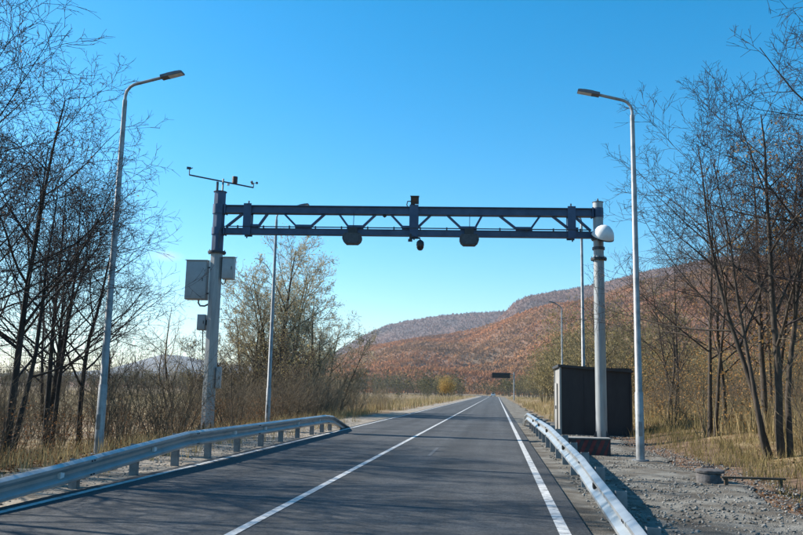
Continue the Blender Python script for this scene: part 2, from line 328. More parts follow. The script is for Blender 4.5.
# road, shoulders and painted lines as sheets
def strip(name, x0, x1, z, m, ys, ragged=0.0, seed=0, kind=True, parent=None):
    r = random.Random(seed); V = []; Fc = []; rx = road_x(ys)
    for i, y in enumerate(ys):
        a = x0(y) if callable(x0) else x0; b = x1(y) if callable(x1) else x1
        if ragged: a += ragged * (r.random() - .5) * (2 if callable(x0) else 0.0); b += ragged * (r.random() - .5)
        for t in (0, .5, 1): V.append((rx[i] + a + (b - a) * t, y, z))
    for i in range(len(ys) - 1):
        for j in (0, 1): k = i * 3 + j; Fc.append((k, k + 1, k + 4, k + 3))
    o = np_mesh(name, V, [np.array(Fc)], m, parent)
    if kind and parent is None: struct(o)
    return o
YS = axis([(-30, 60, 180), (60, 300, 80), (300, 800, 60)])
road = strip('road', -6.0, 1.03, 0.0, 'asphalt', YS, 0.0)
def gravel_edge(y): return 4.25 - 1.35 * sstep(36, 50, y) + 0.25 * np.sin(y * .9) + .22 * wob(y, y * 0, .6)
yy = axis([(-6, 4, 20), (4, 24, 170), (24, 44, 90)]); tt = np.linspace(0, 1, 36); xe = gravel_edge(yy)
XX = .97 + (xe - .97)[:, None] * tt[None]; YY = np.repeat(yy[:, None], 36, 1); fr = sstep(.97, 1.5, XX)
ZZ = -.03 + fr * (.022 * wob(XX, YY, .16, 3) + .03 * wob(XX, YY, .7, 8)) - .03 * sstep(.93, 1, tt)[None]
ii = (np.arange(len(yy) - 1)[:, None] * 36 + np.arange(35)[None]).ravel()
struct(np_mesh('gravel_shoulder', np.stack([XX, YY, ZZ], -1).reshape(-1, 3), [np.stack([ii, ii + 1, ii + 37, ii + 36], 1)], 'gravel', sm=True))
sh_r = strip('gravel_verge', 0.97, lambda y: float(gravel_edge(np.array(float(y)))), -0.031, 'gravel', YS[YS >= 43.9], 0.30, 3)
sh_l = strip('sandy_shoulder', lambda y: -8.4 + 0.9 * float(sstep(30, 60, y)) + 0.2 * sin(y * .7), -5.93, -0.03, 'shoulder_sand', YS, 0.3, 4)
strip('edge_line', 0.68, 0.81, 0.005, 'road_paint', YS, parent=road)
strip('edge_line', -5.825, -5.705, 0.005, 'road_paint', YS, parent=road)
strip('centre_line', -2.775, -2.665, 0.005, 'road_paint', YS, parent=road)
strip('worn_line', -1.62, -1.54, 0.004, 'old_paint', np.linspace(19.2, 22.2, 4), parent=road)

yy = np.linspace(8, 44, 110); tt = np.linspace(0, 1, 12)
xa = 4.0 + .30 * wob(yy, yy * 0, 1.7); xb = 6.5 + .5 * wob(yy, yy * 0 + 9, 2.3, 5); XX = xa[:, None] + (xb - xa)[:, None] * tt[None]; YY = np.repeat(yy[:, None], 12, 1)
ii = (np.arange(109)[:, None] * 12 + np.arange(11)[None]).ravel()
struct(np_mesh('dirt_bank', np.stack([XX, YY, gz(XX, YY) + .035 - .05 * (np.abs(tt - .5)[None] * 2) ** 4 + .02 * wob(XX, YY, .35)], -1).reshape(-1, 3), [np.stack([ii, ii + 1, ii + 13, ii + 12], 1)], 'red_dirt', sm=True))
# ------------------------------------------------------------------ guardrails
W_PROF = [(0.0, .156), (.024, .150), (.083, .120), (.083, .082), (.006, .022), (.006, -.022), (.083, -.082), (.083, -.120), (.024, -.150), (0.0, -.156)]
def guardrail(label, X, side, path, seams, posts, dots, dotmat):
    """side=+1: road lies towards -x (rail on the right); path: (Y, top z)"""
    py = [p[0] for p in path]; pz = [p[1] for p in path]
    top = lambda y: float(np.interp(y, py, pz))
    root = thing('guardrail', label, 'guardrail', (X, posts[0], -0.1), 'guardrails beside the road')
    for i in range(len(seams) - 1):
        a, b = seams[i] - 0.16, seams[i + 1] + 0.16; lap = 0.005 * (i % 2)
        ys = sorted({a, b} | {y for y in py if a < y < b} | set(np.linspace(a, b, 5)))
        mb = MB(); n = len(W_PROF); V = []; Fc = []
        for y in ys:
            for off in (0, -0.005):
                for d, z in W_PROF: V.append((X - side * (0.10 + d + off + lap), y, top(y) - .156 + z))
        for q in range(len(ys) - 1):
            o0 = q * 2 * n; o1 = o0 + 2 * n
            for j in range(n - 1):
                Fc.append((o0 + j, o0 + j + 1, o1 + j + 1, o1 + j)); Fc.append((o0 + n + j, o1 + n + j, o1 + n + j + 1, o0 + n + j + 1))
            Fc.append((o0, o1, o1 + n, o0 + n)); Fc.append((o0 + n - 1, o0 + 2 * n - 1, o1 + 2 * n - 1, o1 + n - 1))
        for o0 in (0, (len(ys) - 1) * 2 * n):
            for j in range(n - 1): Fc.append((o0 + j, o0 + n + j, o0 + n + j + 1, o0 + j + 1))
        mb.add(V, Fc); pan = obj('beam_panel', mb, 'rail_zinc', root)
        bl = MB()
        for dz in (.10, -.10):
            for dy in (.04, .12): 
                y = b - .16 + dy - .08
                bl.tube([(X - side * (0.183 + lap), y, top(y) - .156 + dz), (X - side * (0.198 + lap), y, top(y) - .156 + dz)], .014, 6)
        obj('splice_bolts', bl, 'dark_steel', pan)['kind'] = 'stuff'
    for y in posts:
        t = top(y) - 0.02
        mb = MB(); h = t + 0.5; c = (t - 0.5) / 2
        # C-channel post
        mb.box((X + side * 0.035, y - .052, c), (.13, .006, h)); mb.box((X + side * .098, y + .0, c), (.006, .098, h)); mb.box((X - side * .028, y, c), (.006, .098, h))
        p = obj('post', mb, 'post_zinc', root)
        if t > 0.25:
            s = MB(); s.box((X - side * 0.066, y, t - .135), (.068, .09, .16)); s.box((X - side * .03, y + .062, t - .135), (.012, .02, .2))
            obj('spacer', s, 'post_zinc', p)
    for y in dots:
        mb = MB(); z = top(y) - .156
        mb.prism([(-.05, -.045), (.05, -.03), (.05, .03), (-.05, .045)], (-side * .05, 0, 0), (X - side * .112, y, z), (0, 1, 0))
        obj('reflector', mb, dotmat, root)
    return root
guardrail('pale sunlit steel guardrail on the right verge, in front of the kiosk', 1.46, 1,
          [(4.2, 0.02), (8, .27), (13, .53), (20.6, .70), (35.5, .68), (37.5, .55), (40.5, .06)],
          [4.3, 8.6, 12.9, 17.2, 21.5, 25.8, 30.1, 34.4, 40.2], [6.2, 8.2, 10.2, 12.2, 14.2, 16.2, 18.2, 20.2, 22.2, 24.2, 26.2, 28.2, 30.2, 32.2, 34.2, 36.2], [11.4, 16.6, 22.0, 26, 30], 'reflector')
guardrail('shaded blue-grey steel guardrail on the left verge, below the gantry leg with cabinets', -6.2, -1,
          [(3.8, 0.02), (6.5, .17), (9.46, .33), (10.8, .385), (15.6, .62), (28.6, .60), (30.0, .53), (33.2, .03)],
          [3.9, 7.4, 11.7, 16.0, 20.3, 24.6, 28.9, 33.0], [7.6, 9.6, 11.6, 13.6, 15.4, 17.2, 19.2, 21.2, 23.2, 25.2, 27.2, 28.8, 30.2], [10.9, 14.0, 18.5, 21.0, 24.6, 27.6], 'reflector_white')

# ------------------------------------------------------------------ gantry
GX, GY = -10.70, 29.3
GA = atan2(1.0, 14.5); GL = sqrt(14.5 ** 2 + 1)
ga, gb = Vector((cos(GA), sin(GA), 0)), Vector((-sin(GA), cos(GA), 0))
def G(u, v, z): return Vector((GX, GY, 0)) + ga * u + gb * v + Vector((0, 0, z))
def UU(s):
    k = 1 / 14.5; X = s * ((GY - GX * k) / 29.7) / (1 - k * s / 29.7); return (X - GX) / cos(GA)
def gbox(mb, u0, u1, v0, v1, z0, z1): return mb.box(G((u0 + u1) / 2, (v0 + v1) / 2, (z0 + z1) / 2), (u1 - u0, v1 - v0, z1 - z0), GA)
gan = thing('traffic_gantry', 'steel truss gantry, coloured dark blue for shade, spanning the road on two grey tubular legs', 'gantry', (GX, GY, -0.1))
T0, T1, B0, B1 = 8.16, 8.47, 7.34, 7.56
for u, rad, top, fl, k in ((0, .245, 9.0, 6.62, 8), (GL, .20, 8.72, 6.55, 20)):
    leg = obj('leg', MB().tube([G(u, 0, -.3), G(u, 0, fl - .035)], [rad * 1.04, rad * .98], k), 'leg_paint', gan)
    f = MB().tube([G(u, 0, fl - .04), G(u, 0, fl - .008)], rad + .10, 16).tube([G(u, 0, fl + .008), G(u, 0, fl + .04)], rad + .10, 16)
    for j in range(8):
        a = 2 * pi * j / 8; c = Vector((cos(a), sin(a), 0)) * (rad + .06); f.tube([G(u, 0, fl - .08) + c, G(u, 0, fl + .09) + c], .016, 6)
    obj('flange', f, 'dark_steel', leg)
    b = MB().tube([G(u, 0, -.12), G(u, 0, -.02)], rad + .16, 16)
    for j in range(6):
        a = 2 * pi * j / 6 + .3; c = Vector((cos(a), sin(a), 0)); b.prism([(rad * .95, 0), (rad + .13, 0), (rad * .95, .28)], Vector((-c.y, c.x, 0)) * .012, G(u, 0, -.02), c, (0, 0, 1))
    obj('base_plate', b, 'dark_steel', leg)
    ul = obj('upper_leg', MB().tube([G(u, 0, fl + .04), G(u, 0, top)], rad * .96, k), 'truss_shade_blue' if u == 0 else 'leg_paint', gan)
    cp = MB().tube([G(u, 0, top), G(u, 0, top + .02)], rad * 1.06, 16)
    if u: cp.tube([G(u, 0, top + .02), G(u, 0, top + .16)], [.05, .02], 8)
    obj('cap', cp, 'dark_steel', ul)
    # bracket collar where the beams join the leg
    sg = 1 if u == 0 else -1
    for z0, z1 in ((T0 - .03, T1 + .03), (B0 - .03, B1 + .03)):
        br = MB().tube([G(u, 0, z0), G(u, 0, z1)], rad * 1.03, 16); br.box(G(u + sg * (rad + .02), 0, (z0 + z1) / 2), (.05, .40, z1 - z0), GA)
        obj('bracket', br, 'truss_shade_blue', ul)
Ua, Ub = .29, GL - .25
tcb = MB(); gbox(tcb, Ua, Ub, -.10, .10, T0 + .02, T1 - .02); gbox(tcb, Ua, Ub, -.17, .17, T1 - .03, T1); gbox(tcb, Ua, Ub, -.16, .16, T0, T0 + .03); gbox(tcb, Ua, Ub, -.14, .14, T0 + .031, T0 + .16)
obj('top_chord', tcb, 'truss_shade_blue', gan, sm=False)
bcb = MB(); gbox(bcb, Ua, Ub, -.13, .13, B0, B1); gbox(bcb, Ua, Ub, -.155, .155, B1 - .002, B1 + .012)
obj('bottom_chord', bcb, 'truss_shade_blue', gan, sm=False)
gus = [UU(s) for s in (-9.36, -7.43, -5.40, -3.28, -1.07, 1.0, 2.82)]
hw = [.16, .31, .31, .31, .31, .31, .17]
for u, w in zip(gus, hw):
    obj('gusset_plate', gbox(MB(), u - w, u + w, -.12, .12, B1 + .013, B1 + .17), 'truss_shade_blue', gan, sm=False)
def diag(ub, ut, zb=B1 + .06, zt=T0 + .02):
    a, b = G(ub, 0, zb), G(ut, 0, zt); d = (b - a).normalized(); n = d.cross(gb).normalized() * .037; q = gb * .075
    V = [p + sx * n + sy * q for p in (a, b) for sx, sy in ((-1, -1), (1, -1), (1, 1), (-1, 1))]
    obj('diagonal', MB().add(V, [(0, 1, 2, 3), (7, 6, 5, 4)] + [(i, i + 4, (i + 1) % 4 + 4, (i + 1) % 4) for i in range(4)]), 'truss_shade_blue', gan, sm=False)
diag(.30, UU(-9.85)); diag(gus[0] + .1, UU(-8.87))
for u, a, b in ((gus[1], -8.23, -6.60), (gus[2], -6.05, -4.61), (gus[3], -4.03, -2.49), (gus[4], -1.88, -.56), (gus[5], .08, 1.60)):
    diag(u - .22, UU(a)); diag(u + .22, UU(b))
diag(gus[6] - .08, UU(2.05)); diag(GL - .28, UU(2.86))
for s in (-9.66, -3.14, 2.74):
    u = UU(s); mb = MB(); w = .15 if s != -3.14 else .17
    gbox(mb, u - w, u + w, -.20, -.172, B0 - .05, T1 + .06); gbox(mb, u - w, u + w, .172, .20, B0 - .05, T1 + .06)
    for du in (-w + .04, w - .04): gbox(mb, u + du - .02, u + du + .02, -.172, .172, B1 + .05, T0 - .05)
    vp = obj('splice_frame', mb, 'truss_shade_blue', gan, sm=False)
    mb = MB()
    for zz in (B0 - .02, T1 + .03): mb.tube([G(u, -.24, zz), G(u, .24, zz)], .02, 6); 
    mb.tube([G(u, 0, T1), G(u, 0, T1 + .2)], .03, 6); mb.tube([G(u + .02, -.15, B0), G(u + .02, -.15, B0 - .17)], .03, 6)
    obj('bolts', mb, 'dark_steel', vp)['kind'] = 'stuff'
obj('cable_conduit', MB().tube([G(.30, -.19, B1 + .06), G(GL - .30, -.19, B1 + .06)], .022, 8), 'dark_steel', gan)
obj('cable_conduit', MB().tube([G(.30, -.19, B1 + .06), G(.22, -.22, B1 + .0), G(.13, -.25, B1 - .15), G(.13, -.25, 6.75)], .022, 8), 'dark_steel', gan)
for q in range(14):
    uq = .8 + q * (GL - 1.5) / 13; obj('conduit_clip', MB().box(G(uq, -.17, B1 + .05), (.05, .06, .11), GA), 'dark_steel', gan)
# things mounted on the gantry
def cabinet(name, label, u0, u1, v0, v1, z0, z1, hood=True, door=True):
    c = thing(name, label, 'cabinet', G((u0 + u1) / 2, (v0 + v1) / 2, z0), None, GA)
    w, d, h = u1 - u0, v1 - v0, z1 - z0
    obj('body', MB().bbox((0, 0, h / 2), (w, d, h), .02), 'cabinet_grey', c, local=True)
    if door:
        dr = obj('door', MB().bbox((0, -d / 2 - .012, h / 2), (w - .05, .022, h - .06), .008), 'cabinet_grey', c, local=True)
        obj('handle', MB().box((w * .34, -d / 2 - .034, h * .5), (.025, .02, .12)), 'dark_steel', dr, local=True)
    if hood: obj('rain_hood', MB().box((0, -.02, h + .014), (w + .06, d + .08, .022), rx=radians(4)), 'cabinet_grey', c, local=True)
    return c
cab = cabinet('control_cabinet', 'large grey control cabinet on the left side of the left gantry leg', -1.10, -.30, -.22, .22, 4.78, 6.28)
obj('conduit', MB().tube([G(-.62, .05, 4.80), G(-.62, .05, 4.66), G(-.55, .05, 4.56), G(-.38, .05, 4.55), G(-.24, .05, 4.62)], .035, 8), 'post_zinc').parent = cab
bpy.data.objects['conduit'].matrix_parent_inverse = (Matrix.Translation(cab.location) @ Matrix.Rotation(GA, 4, 'Z')).inverted()
for z in (.25, 1.25): obj('mount', MB().box((.52, .02, z), (.30, .06, .05)), 'dark_steel', cab, local=True)
c2 = cabinet('junction_box', 'small grey box on the right side of the left gantry leg, under the flange', .27, .72, -.17, .17, 5.58, 6.42, True, True)
obj('cable_loop', MB().tube([(-.10, 0, 0), (-.12, 0, -.14), (-.20, 0, -.20), (-.28, 0, -.10)], .022, 6), 'black_plastic', c2, local=True)
obj('mount', MB().box((-.25, .03, .5), (.12, .08, .4)), 'dark_steel', c2, local=True)
c3 = cabinet('meter_box', 'tiny grey box halfway down the left gantry leg, below the large cabinet', -.58, -.27, -.14, .12, 3.62, 4.22, False, True)
obj('cable', MB().tube([(.05, 0, 0), (.07, 0, -.3), (.10, 0, -.85)], .02, 6), 'black_plastic', c3, local=True)
obj('mount', MB().box((.17, .02, .3), (.12, .06, .2)), 'dark_steel', c3, local=True)
c4 = cabinet('inspection_box', 'narrow blue-grey box low on the right side of the left gantry leg', .25, .42, -.12, .12, 1.45, 2.25, False, True)
# weather station on the left leg
ws = thing('weather_station', 'thin weather mast with tilted arm and sensors on top of the left gantry leg', 'weather station', G(0, 0, 9.02))
A0, A1 = Vector((-11.78, 28.75, 9.56)), Vector((-9.72, 30.35, 9.45)); Am = A0.lerp(A1, .5)
pm = G(.08, 0, 9.0)
obj('mast', MB().tube([pm, (Am.x + .05, Am.y, 9.60)], .035, 8), 'dark_steel', ws)
obj('short_mast', MB().tube([G(-.13, 0, 9.0), G(-.13, 0, 9.42)], .05, 8), 'dark_steel', ws)
arm = obj('arm', MB().tube([A0, A1], .03, 8), 'dark_steel', ws)
vn = MB().tube([A0, A0 + Vector((0, 0, .22))], .02, 6).box(A0 + Vector((-.03, 0, .27)), (.16, .02, .10), .4).tube([A0 + Vector((0, 0, .22)), A0 + Vector((.1, .06, .30))], .018, 6)
obj('wind_vane', vn, 'dark_steel', ws)
an = MB().tube([A1, A1 + Vector((0, 0, .17))], .02, 6)
for j in range(3):
    a = 2 * pi * j / 3 + .2; e = A1 + Vector((cos(a) * .13, sin(a) * .13, .20)); an.tube([A1 + Vector((0, 0, .18)), e], .01, 5)
    an.lathe([(.01, -.04), (.045, -.03), (.05, .03), (.03, .04)], e, 8, Vector((-sin(a), cos(a), 0)))
obj('anemometer', an, 'dark_steel', ws)
st = MB(); sp = A0.lerp(A1, .70)
for j in range(6): st.lathe([(.06, 0), (.11, .01), (.105, .035), (.06, .04)], sp + Vector((0, 0, .03 + j * .045)), 14)
obj('radiation_shield', st, 'red_plastic', ws)
obj('sensor', MB().lathe([(.02, -.07), (.06, -.05), (.06, .0), (.02, .02)], A0.lerp(A1, .60) - Vector((0, 0, .05)), 10), 'white_plastic', ws)
# hanging detectors
for s, lab in ((-5.47, 'round flat-bottomed dark detector hanging left of the dome camera'), (-1.05, 'round flat-bottomed dark detector hanging right of the dome camera')):
    u = UU(s); t = thing('traffic_detector', lab + ', under the gantry beam', 'detector', G(u, -.1, B0), 'detectors under the beam')
    pr = [(-.30, B0 + .02), (-.36, B0 - .10), (-.365, B0 - .20), (-.32, B0 - .31), (-.22, B0 - .40), (.22, B0 - .40), (.32, B0 - .31), (.365, B0 - .20), (.36, B0 - .10), (.30, B0 + .02)]
    hsn = obj('housing', MB().prism(pr, gb * .34, G(u, -.48, 0), ga), 'dark_concrete', t)
    pr2 = [(x * .86, B0 - .19 + (z - B0 + .19) * .86) for x, z in pr]
    obj('front_grille', MB().prism(pr2, gb * .02, G(u, -.502, 0), ga), 'dark_steel', hsn)
    obj('hanger', MB().box(G(u, -.19, B0 + .08), (.34, .10, .42), GA).tube([G(u + .02, -.19, B0 + .2), G(u + .02, -.19, T0 + .05)], .014, 6), 'black_plastic', t)
# camera on top of the beam and dome camera beneath
u = UU(-3.16)
t = thing('surveillance_camera', 'black box camera standing on top of the gantry beam at its middle', 'camera', G(u, 0, T1))
obj('bracket', MB().box(G(u - .05, 0, T1 + .06), (.14, .22, .10), GA).tube([G(u, 0, T1 + .06), G(u, 0, T1 + .16)], .035, 8), 'black_plastic', t)
hb = obj('housing', MB().box(G(u + .04, -.02, T1 + .27), (.30, .46, .27), GA, radians(10)), 'black_plastic', t)
obj('sun_shield', MB().box(G(u + .04, -.05, T1 + .42), (.34, .56, .02), GA, radians(10)), 'black_plastic', hb)
obj('lens', MB().tube([G(u + .04, -.25, T1 + .23), G(u + .04, -.27, T1 + .227)], .08, 14), 'glass_dark', hb)
obj('cable', MB().tube([G(u - .10, .05, T1 + .25), G(u - .24, .03, T1 + .24), G(u - .27, 0, T1 + .1), G(u - .22, -.05, T1 + .0)], .022, 6), 'black_plastic', t)
t = thing('dome_camera', 'small black dome camera hanging on an arm below the middle of the gantry beam', 'camera', G(u + .2, -.2, B0 - .1))
obj('arm', MB().tube([G(u - .10, -.24, B0 + .05), G(u - .10, -.24, B0 - .17)], .04, 8).tube([G(u - .10, -.24, B0 - .13), G(u + .26, -.24, B0 - .11), G(u + .28, -.24, B0 - .2)], .032, 8).box(G(u - .1, -.24, B0 - .2), (.16, .08, .1), GA), 'black_plastic', t)
obj('housing', MB().lathe([(.03, .06), (.09, .03), (.14, -.03), (.15, -.14), (.14, -.18)][::-1], G(u + .28, -.24, B0 - .24), 18), 'black_plastic', t)
obj('dome', MB().lathe([(.14, 0), (.135, -.06), (.10, -.13), (.05, -.165), (.01, -.17)][::-1], G(u + .28, -.24, B0 - .42), 18), 'glass_dark', t)
obj('indicator_lamp', MB().lathe([(.02, -.09), (.07, -.05), (.09, .0), (.05, .03)], G(UU(-4.27), -.05, T0 - .02), 10), 'dark_steel', gan)
# white dish on the right leg
dc = G(GL + .12, -.46, 7.48); ax = Vector((.22, -.50, .84)).normalized()
t = thing('dish_antenna', 'white bowl-shaped dish antenna beside the top of the right gantry leg', 'antenna', tuple(dc))
prof = [(r * 1.25, z * 1.0) for r, z in [(.31, 0.0), (.335, .01), (.335, .05), (.32, .12), (.28, .24), (.22, .34), (.14, .42), (.06, .455), (.01, .46)]]
obj('bowl', MB().lathe(prof, dc - ax * .18, 28, ax), 'white_plastic', t)
obj('rim', MB().lathe([(.37, -.03), (.43, -.03), (.43, .012), (.37, .012)], dc - ax * .185, 28, ax), 'black_plastic', t)
obj('mount', MB().box(G(GL, -.24, 7.36), (.14, .16, .30), GA).tube([G(GL, -.2, 7.36), dc], .05, 8).tube([G(GL, 0, 7.26), G(GL, 0, 7.30)], .25, 16).tube([G(GL, 0, 6.9), G(GL, 0, 7.0)], .235, 16), 'dark_steel', t)

# ------------------------------------------------------------------ street lamps
def lamp(label, x, y, z0, h, side, reach=1.3, rb=.105):
    t = thing('street_lamp', label, 'street lamp', (x, y, z0), 'street lamps along the road')
    hb = h - .45
    obj('pole', MB().tube([(x, y, z0 - .3), (x, y, z0 + 1.6), (x, y, z0 + 1.62), (x, y, z0 + hb)], [rb, rb * .95, rb * .82, rb * .52], 16), 'galvanised', t)
    b = MB().tube([(x, y, z0 - .06), (x, y, z0 + .03)], rb * 1.9, 14)
    obj('base_flange', b, 'post_zinc', t)
    pts = [(x, y, z0 + hb - .3), (x, y, z0 + hb + .1)]
    for a in (25, 50, 68, 78): pts.append((x + side * .32 * (1 - cos(radians(a))), y, z0 + hb + .1 + .32 * sin(radians(a))))
    e = Vector(pts[-1]); tip = e + Vector((side * (reach - .75), 0, .16)); pts.append(tuple(tip))
    obj('arm', MB().tube(pts, .038, 10), 'galvanised', t)
    d = Vector((side * cos(.20), 0, sin(.20))); n = Vector((-side * sin(.20), 0, cos(.20)))
    hd = MB(); c = tip - d * .05
    pl = [(0, .035), (.16, .042), (.50, .042), (.56, .02), (.56, -.022), (.18, -.034), (.12, -.03), (0, -.035)]
    hd.prism(pl, (0, .22, 0), c - Vector((0, .11, 0)), d, n)
    for q in range(5): hd.prism([(.16, .042), (.42, .042), (.42, .058), (.16, .058)], (0, .012, 0), c + Vector((0, -.09 + q * .042, 0)), d, n)
    h_ = obj('lamp_head', hd, 'head_grey', t)
    obj('lens', MB().prism([(.20, -.034), (.54, -.026), (.54, -.036), (.20, -.042)], (0, .17, 0), c - Vector((0, .085, 0)), d, n), 'lens', h_)
    obj('hatch', MB().bbox((x, y - rb * .96, z0 + .75), (.09, .02, .34), .006), 'post_zinc', t)
lamp('tall street lamp on the left verge, nearest the camera, arm bent over the road', -9.15, 18.0, -.10, 9.02, 1, 1.45)
lamp('tall street lamp on the right gravel verge, nearest the camera, bright sunlit pole', 3.40, 20.0, -.02, 9.0, -1, 1.35)
lamp('street lamp behind the left gantry leg, its head hidden behind the beam', -9.52, 33.2, -.10, 9.30, 1, 1.4)
lamp('street lamp behind the kiosk and the right end of the gantry beam', 3.80, 36.2, -.03, 9.62, -1, 1.35)
lamp('small far street lamp on the right, seen above the kiosk roof', 4.85, 61, -.03, 8.2, -1, .95, .09)

# ------------------------------------------------------------------ kiosk
kx0, kx1, ky0, ky1, kb, kh = 2.47, 5.14, 32.0, 35.0, -.10, 2.55
t = thing('utility_kiosk', 'flat-roofed metal kiosk behind the right gantry leg, coloured dark for shade and pale on its sunlit side', 'kiosk', ((kx0 + kx1) / 2, (ky0 + ky1) / 2, kb))
obj('frame', MB().box(((kx0 + kx1) / 2, (ky0 + ky1) / 2, (kb + kh) / 2), (kx1 - kx0 - .06, ky1 - ky0 - .06, kh - kb)), 'kiosk_shaded', t)
def cladding(name, p0, p1, nrm, m, n):
    p0, p1 = Vector(p0), Vector(p1)
    for i in range(n):
        a = p0.lerp(p1, i / n); b = p0.lerp(p1, (i + 1) / n); L = (b - a).length; d = (b - a).normalized(); nn = Vector(nrm); q = []
        w = L / 4
        q = [(.003, 0)]
        q += [(L - .004, 0), (L - .004, -.012), (0, -.012)]
        mb = MB().prism(q, (0, 0, kh - kb - .08), (a.x, a.y, kb + .05), d, nn)
        obj(name, mb, m, t, sm=False)
cladding('wall_panel', (kx0, ky0 + .01, 0), (kx1, ky0 + .01, 0), (0, -1, 0), 'kiosk_shaded', 3)
cladding('side_panel', (kx0 + .01, ky0, 0), (kx0 + .01, ky1, 0), (-1, 0, 0), 'kiosk_sunlit', 3)
cladding('side_panel', (kx1 - .01, ky0, 0), (kx1 - .01, ky1, 0), (1, 0, 0), 'kiosk_shaded', 3)
cladding('wall_panel', (kx0, ky1 - .01, 0), (kx1, ky1 - .01, 0), (0, 1, 0), 'kiosk_shaded', 3)
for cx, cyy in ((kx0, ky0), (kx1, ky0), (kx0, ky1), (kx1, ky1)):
    obj('corner_post', MB().box((cx, cyy, (kb + kh) / 2), (.07, .07, kh - kb - .02)), 'kiosk_sunlit' if cx == kx0 else 'kiosk_shaded', t)
rf = MB().prism([(kx0 - .09, 2.66), (kx1 + .09, 2.47), (kx1 + .09, 2.38), (kx0 - .09, 2.56)], (0, ky1 - ky0 + .2, 0), (0, ky0 - .1, 0))
obj('roof', rf, 'kiosk_roof', t)
dr = obj('door', MB().bbox((kx0 - .035, 33.9, .98), (.03, .86, 1.95), .008), 'kiosk_sunlit', t)
obj('handle', MB().box((kx0 - .07, 33.58, .98), (.04, .03, .14)), 'dark_steel', dr)
obj('plinth', MB().box(((kx0 + kx1) / 2, (ky0 + ky1) / 2, -.12), (kx1 - kx0 + .2, ky1 - ky0 + .2, .18)), 'concrete', t)

# ------------------------------------------------------------------ striped block at the foot of the right leg
bx0, bx1, by, bz0, bz1 = 1.84, 2.92, 21.5, -.12, .38
t = thing('warning_block', 'low concrete block with dark red diagonal warning stripes by the right gantry leg', 'concrete block', ((bx0 + bx1) / 2, by + .25, bz0))
obj('body', MB().bbox(((bx0 + bx1) / 2, by + .25, (bz0 + bz1) / 2), (bx1 - bx0, .5, bz1 - bz0), .02), 'warning_black', t)
n = 5; w = (bx1 - bx0 - .04) / n
for i in range(n):
    a = bx0 + .02 + i * w; hgt = bz1 - bz0 - .05
    obj('stripe', MB().prism([(a, 0), (a + w * .5, 0), (min(a + w * .5 + .2, bx1 - .02), hgt), (min(a + .2, bx1 - .03), hgt)], (0, .012, 0), (0, by - .008, bz0 + .02)), 'warning_red', t)
obj('top_cap', MB().bbox(((bx0 + bx1) / 2, by + .25, bz1 + .012), (bx1 - bx0 + .04, .54, .03), .006), 'concrete', t)

# ------------------------------------------------------------------ manhole ring and low plank on the right
mhx = 3.86; z0 = float(gz(mhx, 15.6)) + .03
t = thing('manhole_ring', 'low dark concrete ring with a pale lid on the gravel edge, right foreground', 'manhole', (mhx, 15.6, z0))
obj('ring', MB().lathe([(.21, -.15), (.225, .16), (.20, .20), (.10, .20)], (mhx, 15.6, z0), 22), 'dark_concrete', t)
ld = obj('lid', MB().lathe([(.20, .195), (.255, .205), (.26, .245), (.22, .262), (.08, .27)], (mhx + .02, 15.62, z0), 22), 'dark_concrete', t)
obj('lifting_bar', MB().tube([(mhx - .1, 15.62, z0 + .25), (mhx - .1, 15.62, z0 + .30), (mhx + .1, 15.62, z0 + .30), (mhx + .1, 15.62, z0 + .25)], .012, 6), 'dark_steel', ld)
t = thing('plank_barrier', 'thin dark wooden plank on short stakes beside the round concrete ring', 'plank', (4.5, 15.2, z0))
obj('plank', MB().bbox((4.50, 15.15, z0 + .17), (1.08, .10, .035), .006), 'old_wood', t)
for x in (4.04, 4.96): obj('stake', MB().box((x, 15.15, z0 - .03), (.06, .06, .37)), 'old_wood', t)

# ------------------------------------------------------------------ far message sign and far car
t = thing('message_sign', 'far black message panel on a cantilever post over the road end', 'road sign', (3.98, 187, -.1))
obj('post', MB().tube([(3.98, 187, -.3), (3.98, 187, 6.3)], [.17, .14], 12), 'galvanised', t)
obj('arm', MB().box((1.6, 187.05, 5.85), (4.8, .16, .16)).box((1.6, 187.05, 5.25), (4.8, .12, .12)), 'post_zinc', t)
pn = obj('panel', MB().bbox((1.02, 186.8, 5.52), (4.15, .3, 1.12), .04), 'sign_black', t)
obj('panel_frame', MB().box((1.02, 186.63, 6.1), (4.2, .06, .05)).box((1.02, 186.63, 4.94), (4.2, .06, .05)), 'dark_steel', pn)
cx, cyy = float(road_x(330)) - 1.0, 330.0
t = thing('distant_car', 'tiny pale car far down the road below the message sign', 'car', (cx, cyy, 0))
obj('body', MB().bbox((cx, cyy, .68), (1.75, 4.2, .62), .15), 'car_paint', t)
cb = obj('cabin', MB().prism([(-.82, 0), (.82, 0), (.62, .55), (-.62, .55)], (0, 2.1, 0), (cx, cyy - 1.4, .98)), 'car_paint', t)
obj('rear_window', MB().prism([(-.64, .08), (.64, .08), (.54, .48), (-.54, .48)], (0, .03, 0), (cx, cyy - 1.425, .98)), 'glass_dark', cb)
for sx in (-.78, .78):
    for sy in (-1.3, 1.3): obj('wheel', MB().tube([(cx + sx - .1, cyy + sy, .33), (cx + sx + .1, cyy + sy, .33)], .33, 16), 'tyre', t)
    obj('tail_light', MB().box((cx + sx * .88, cyy - 2.1, .78), (.26, .04, .16)), 'warning_red', t)

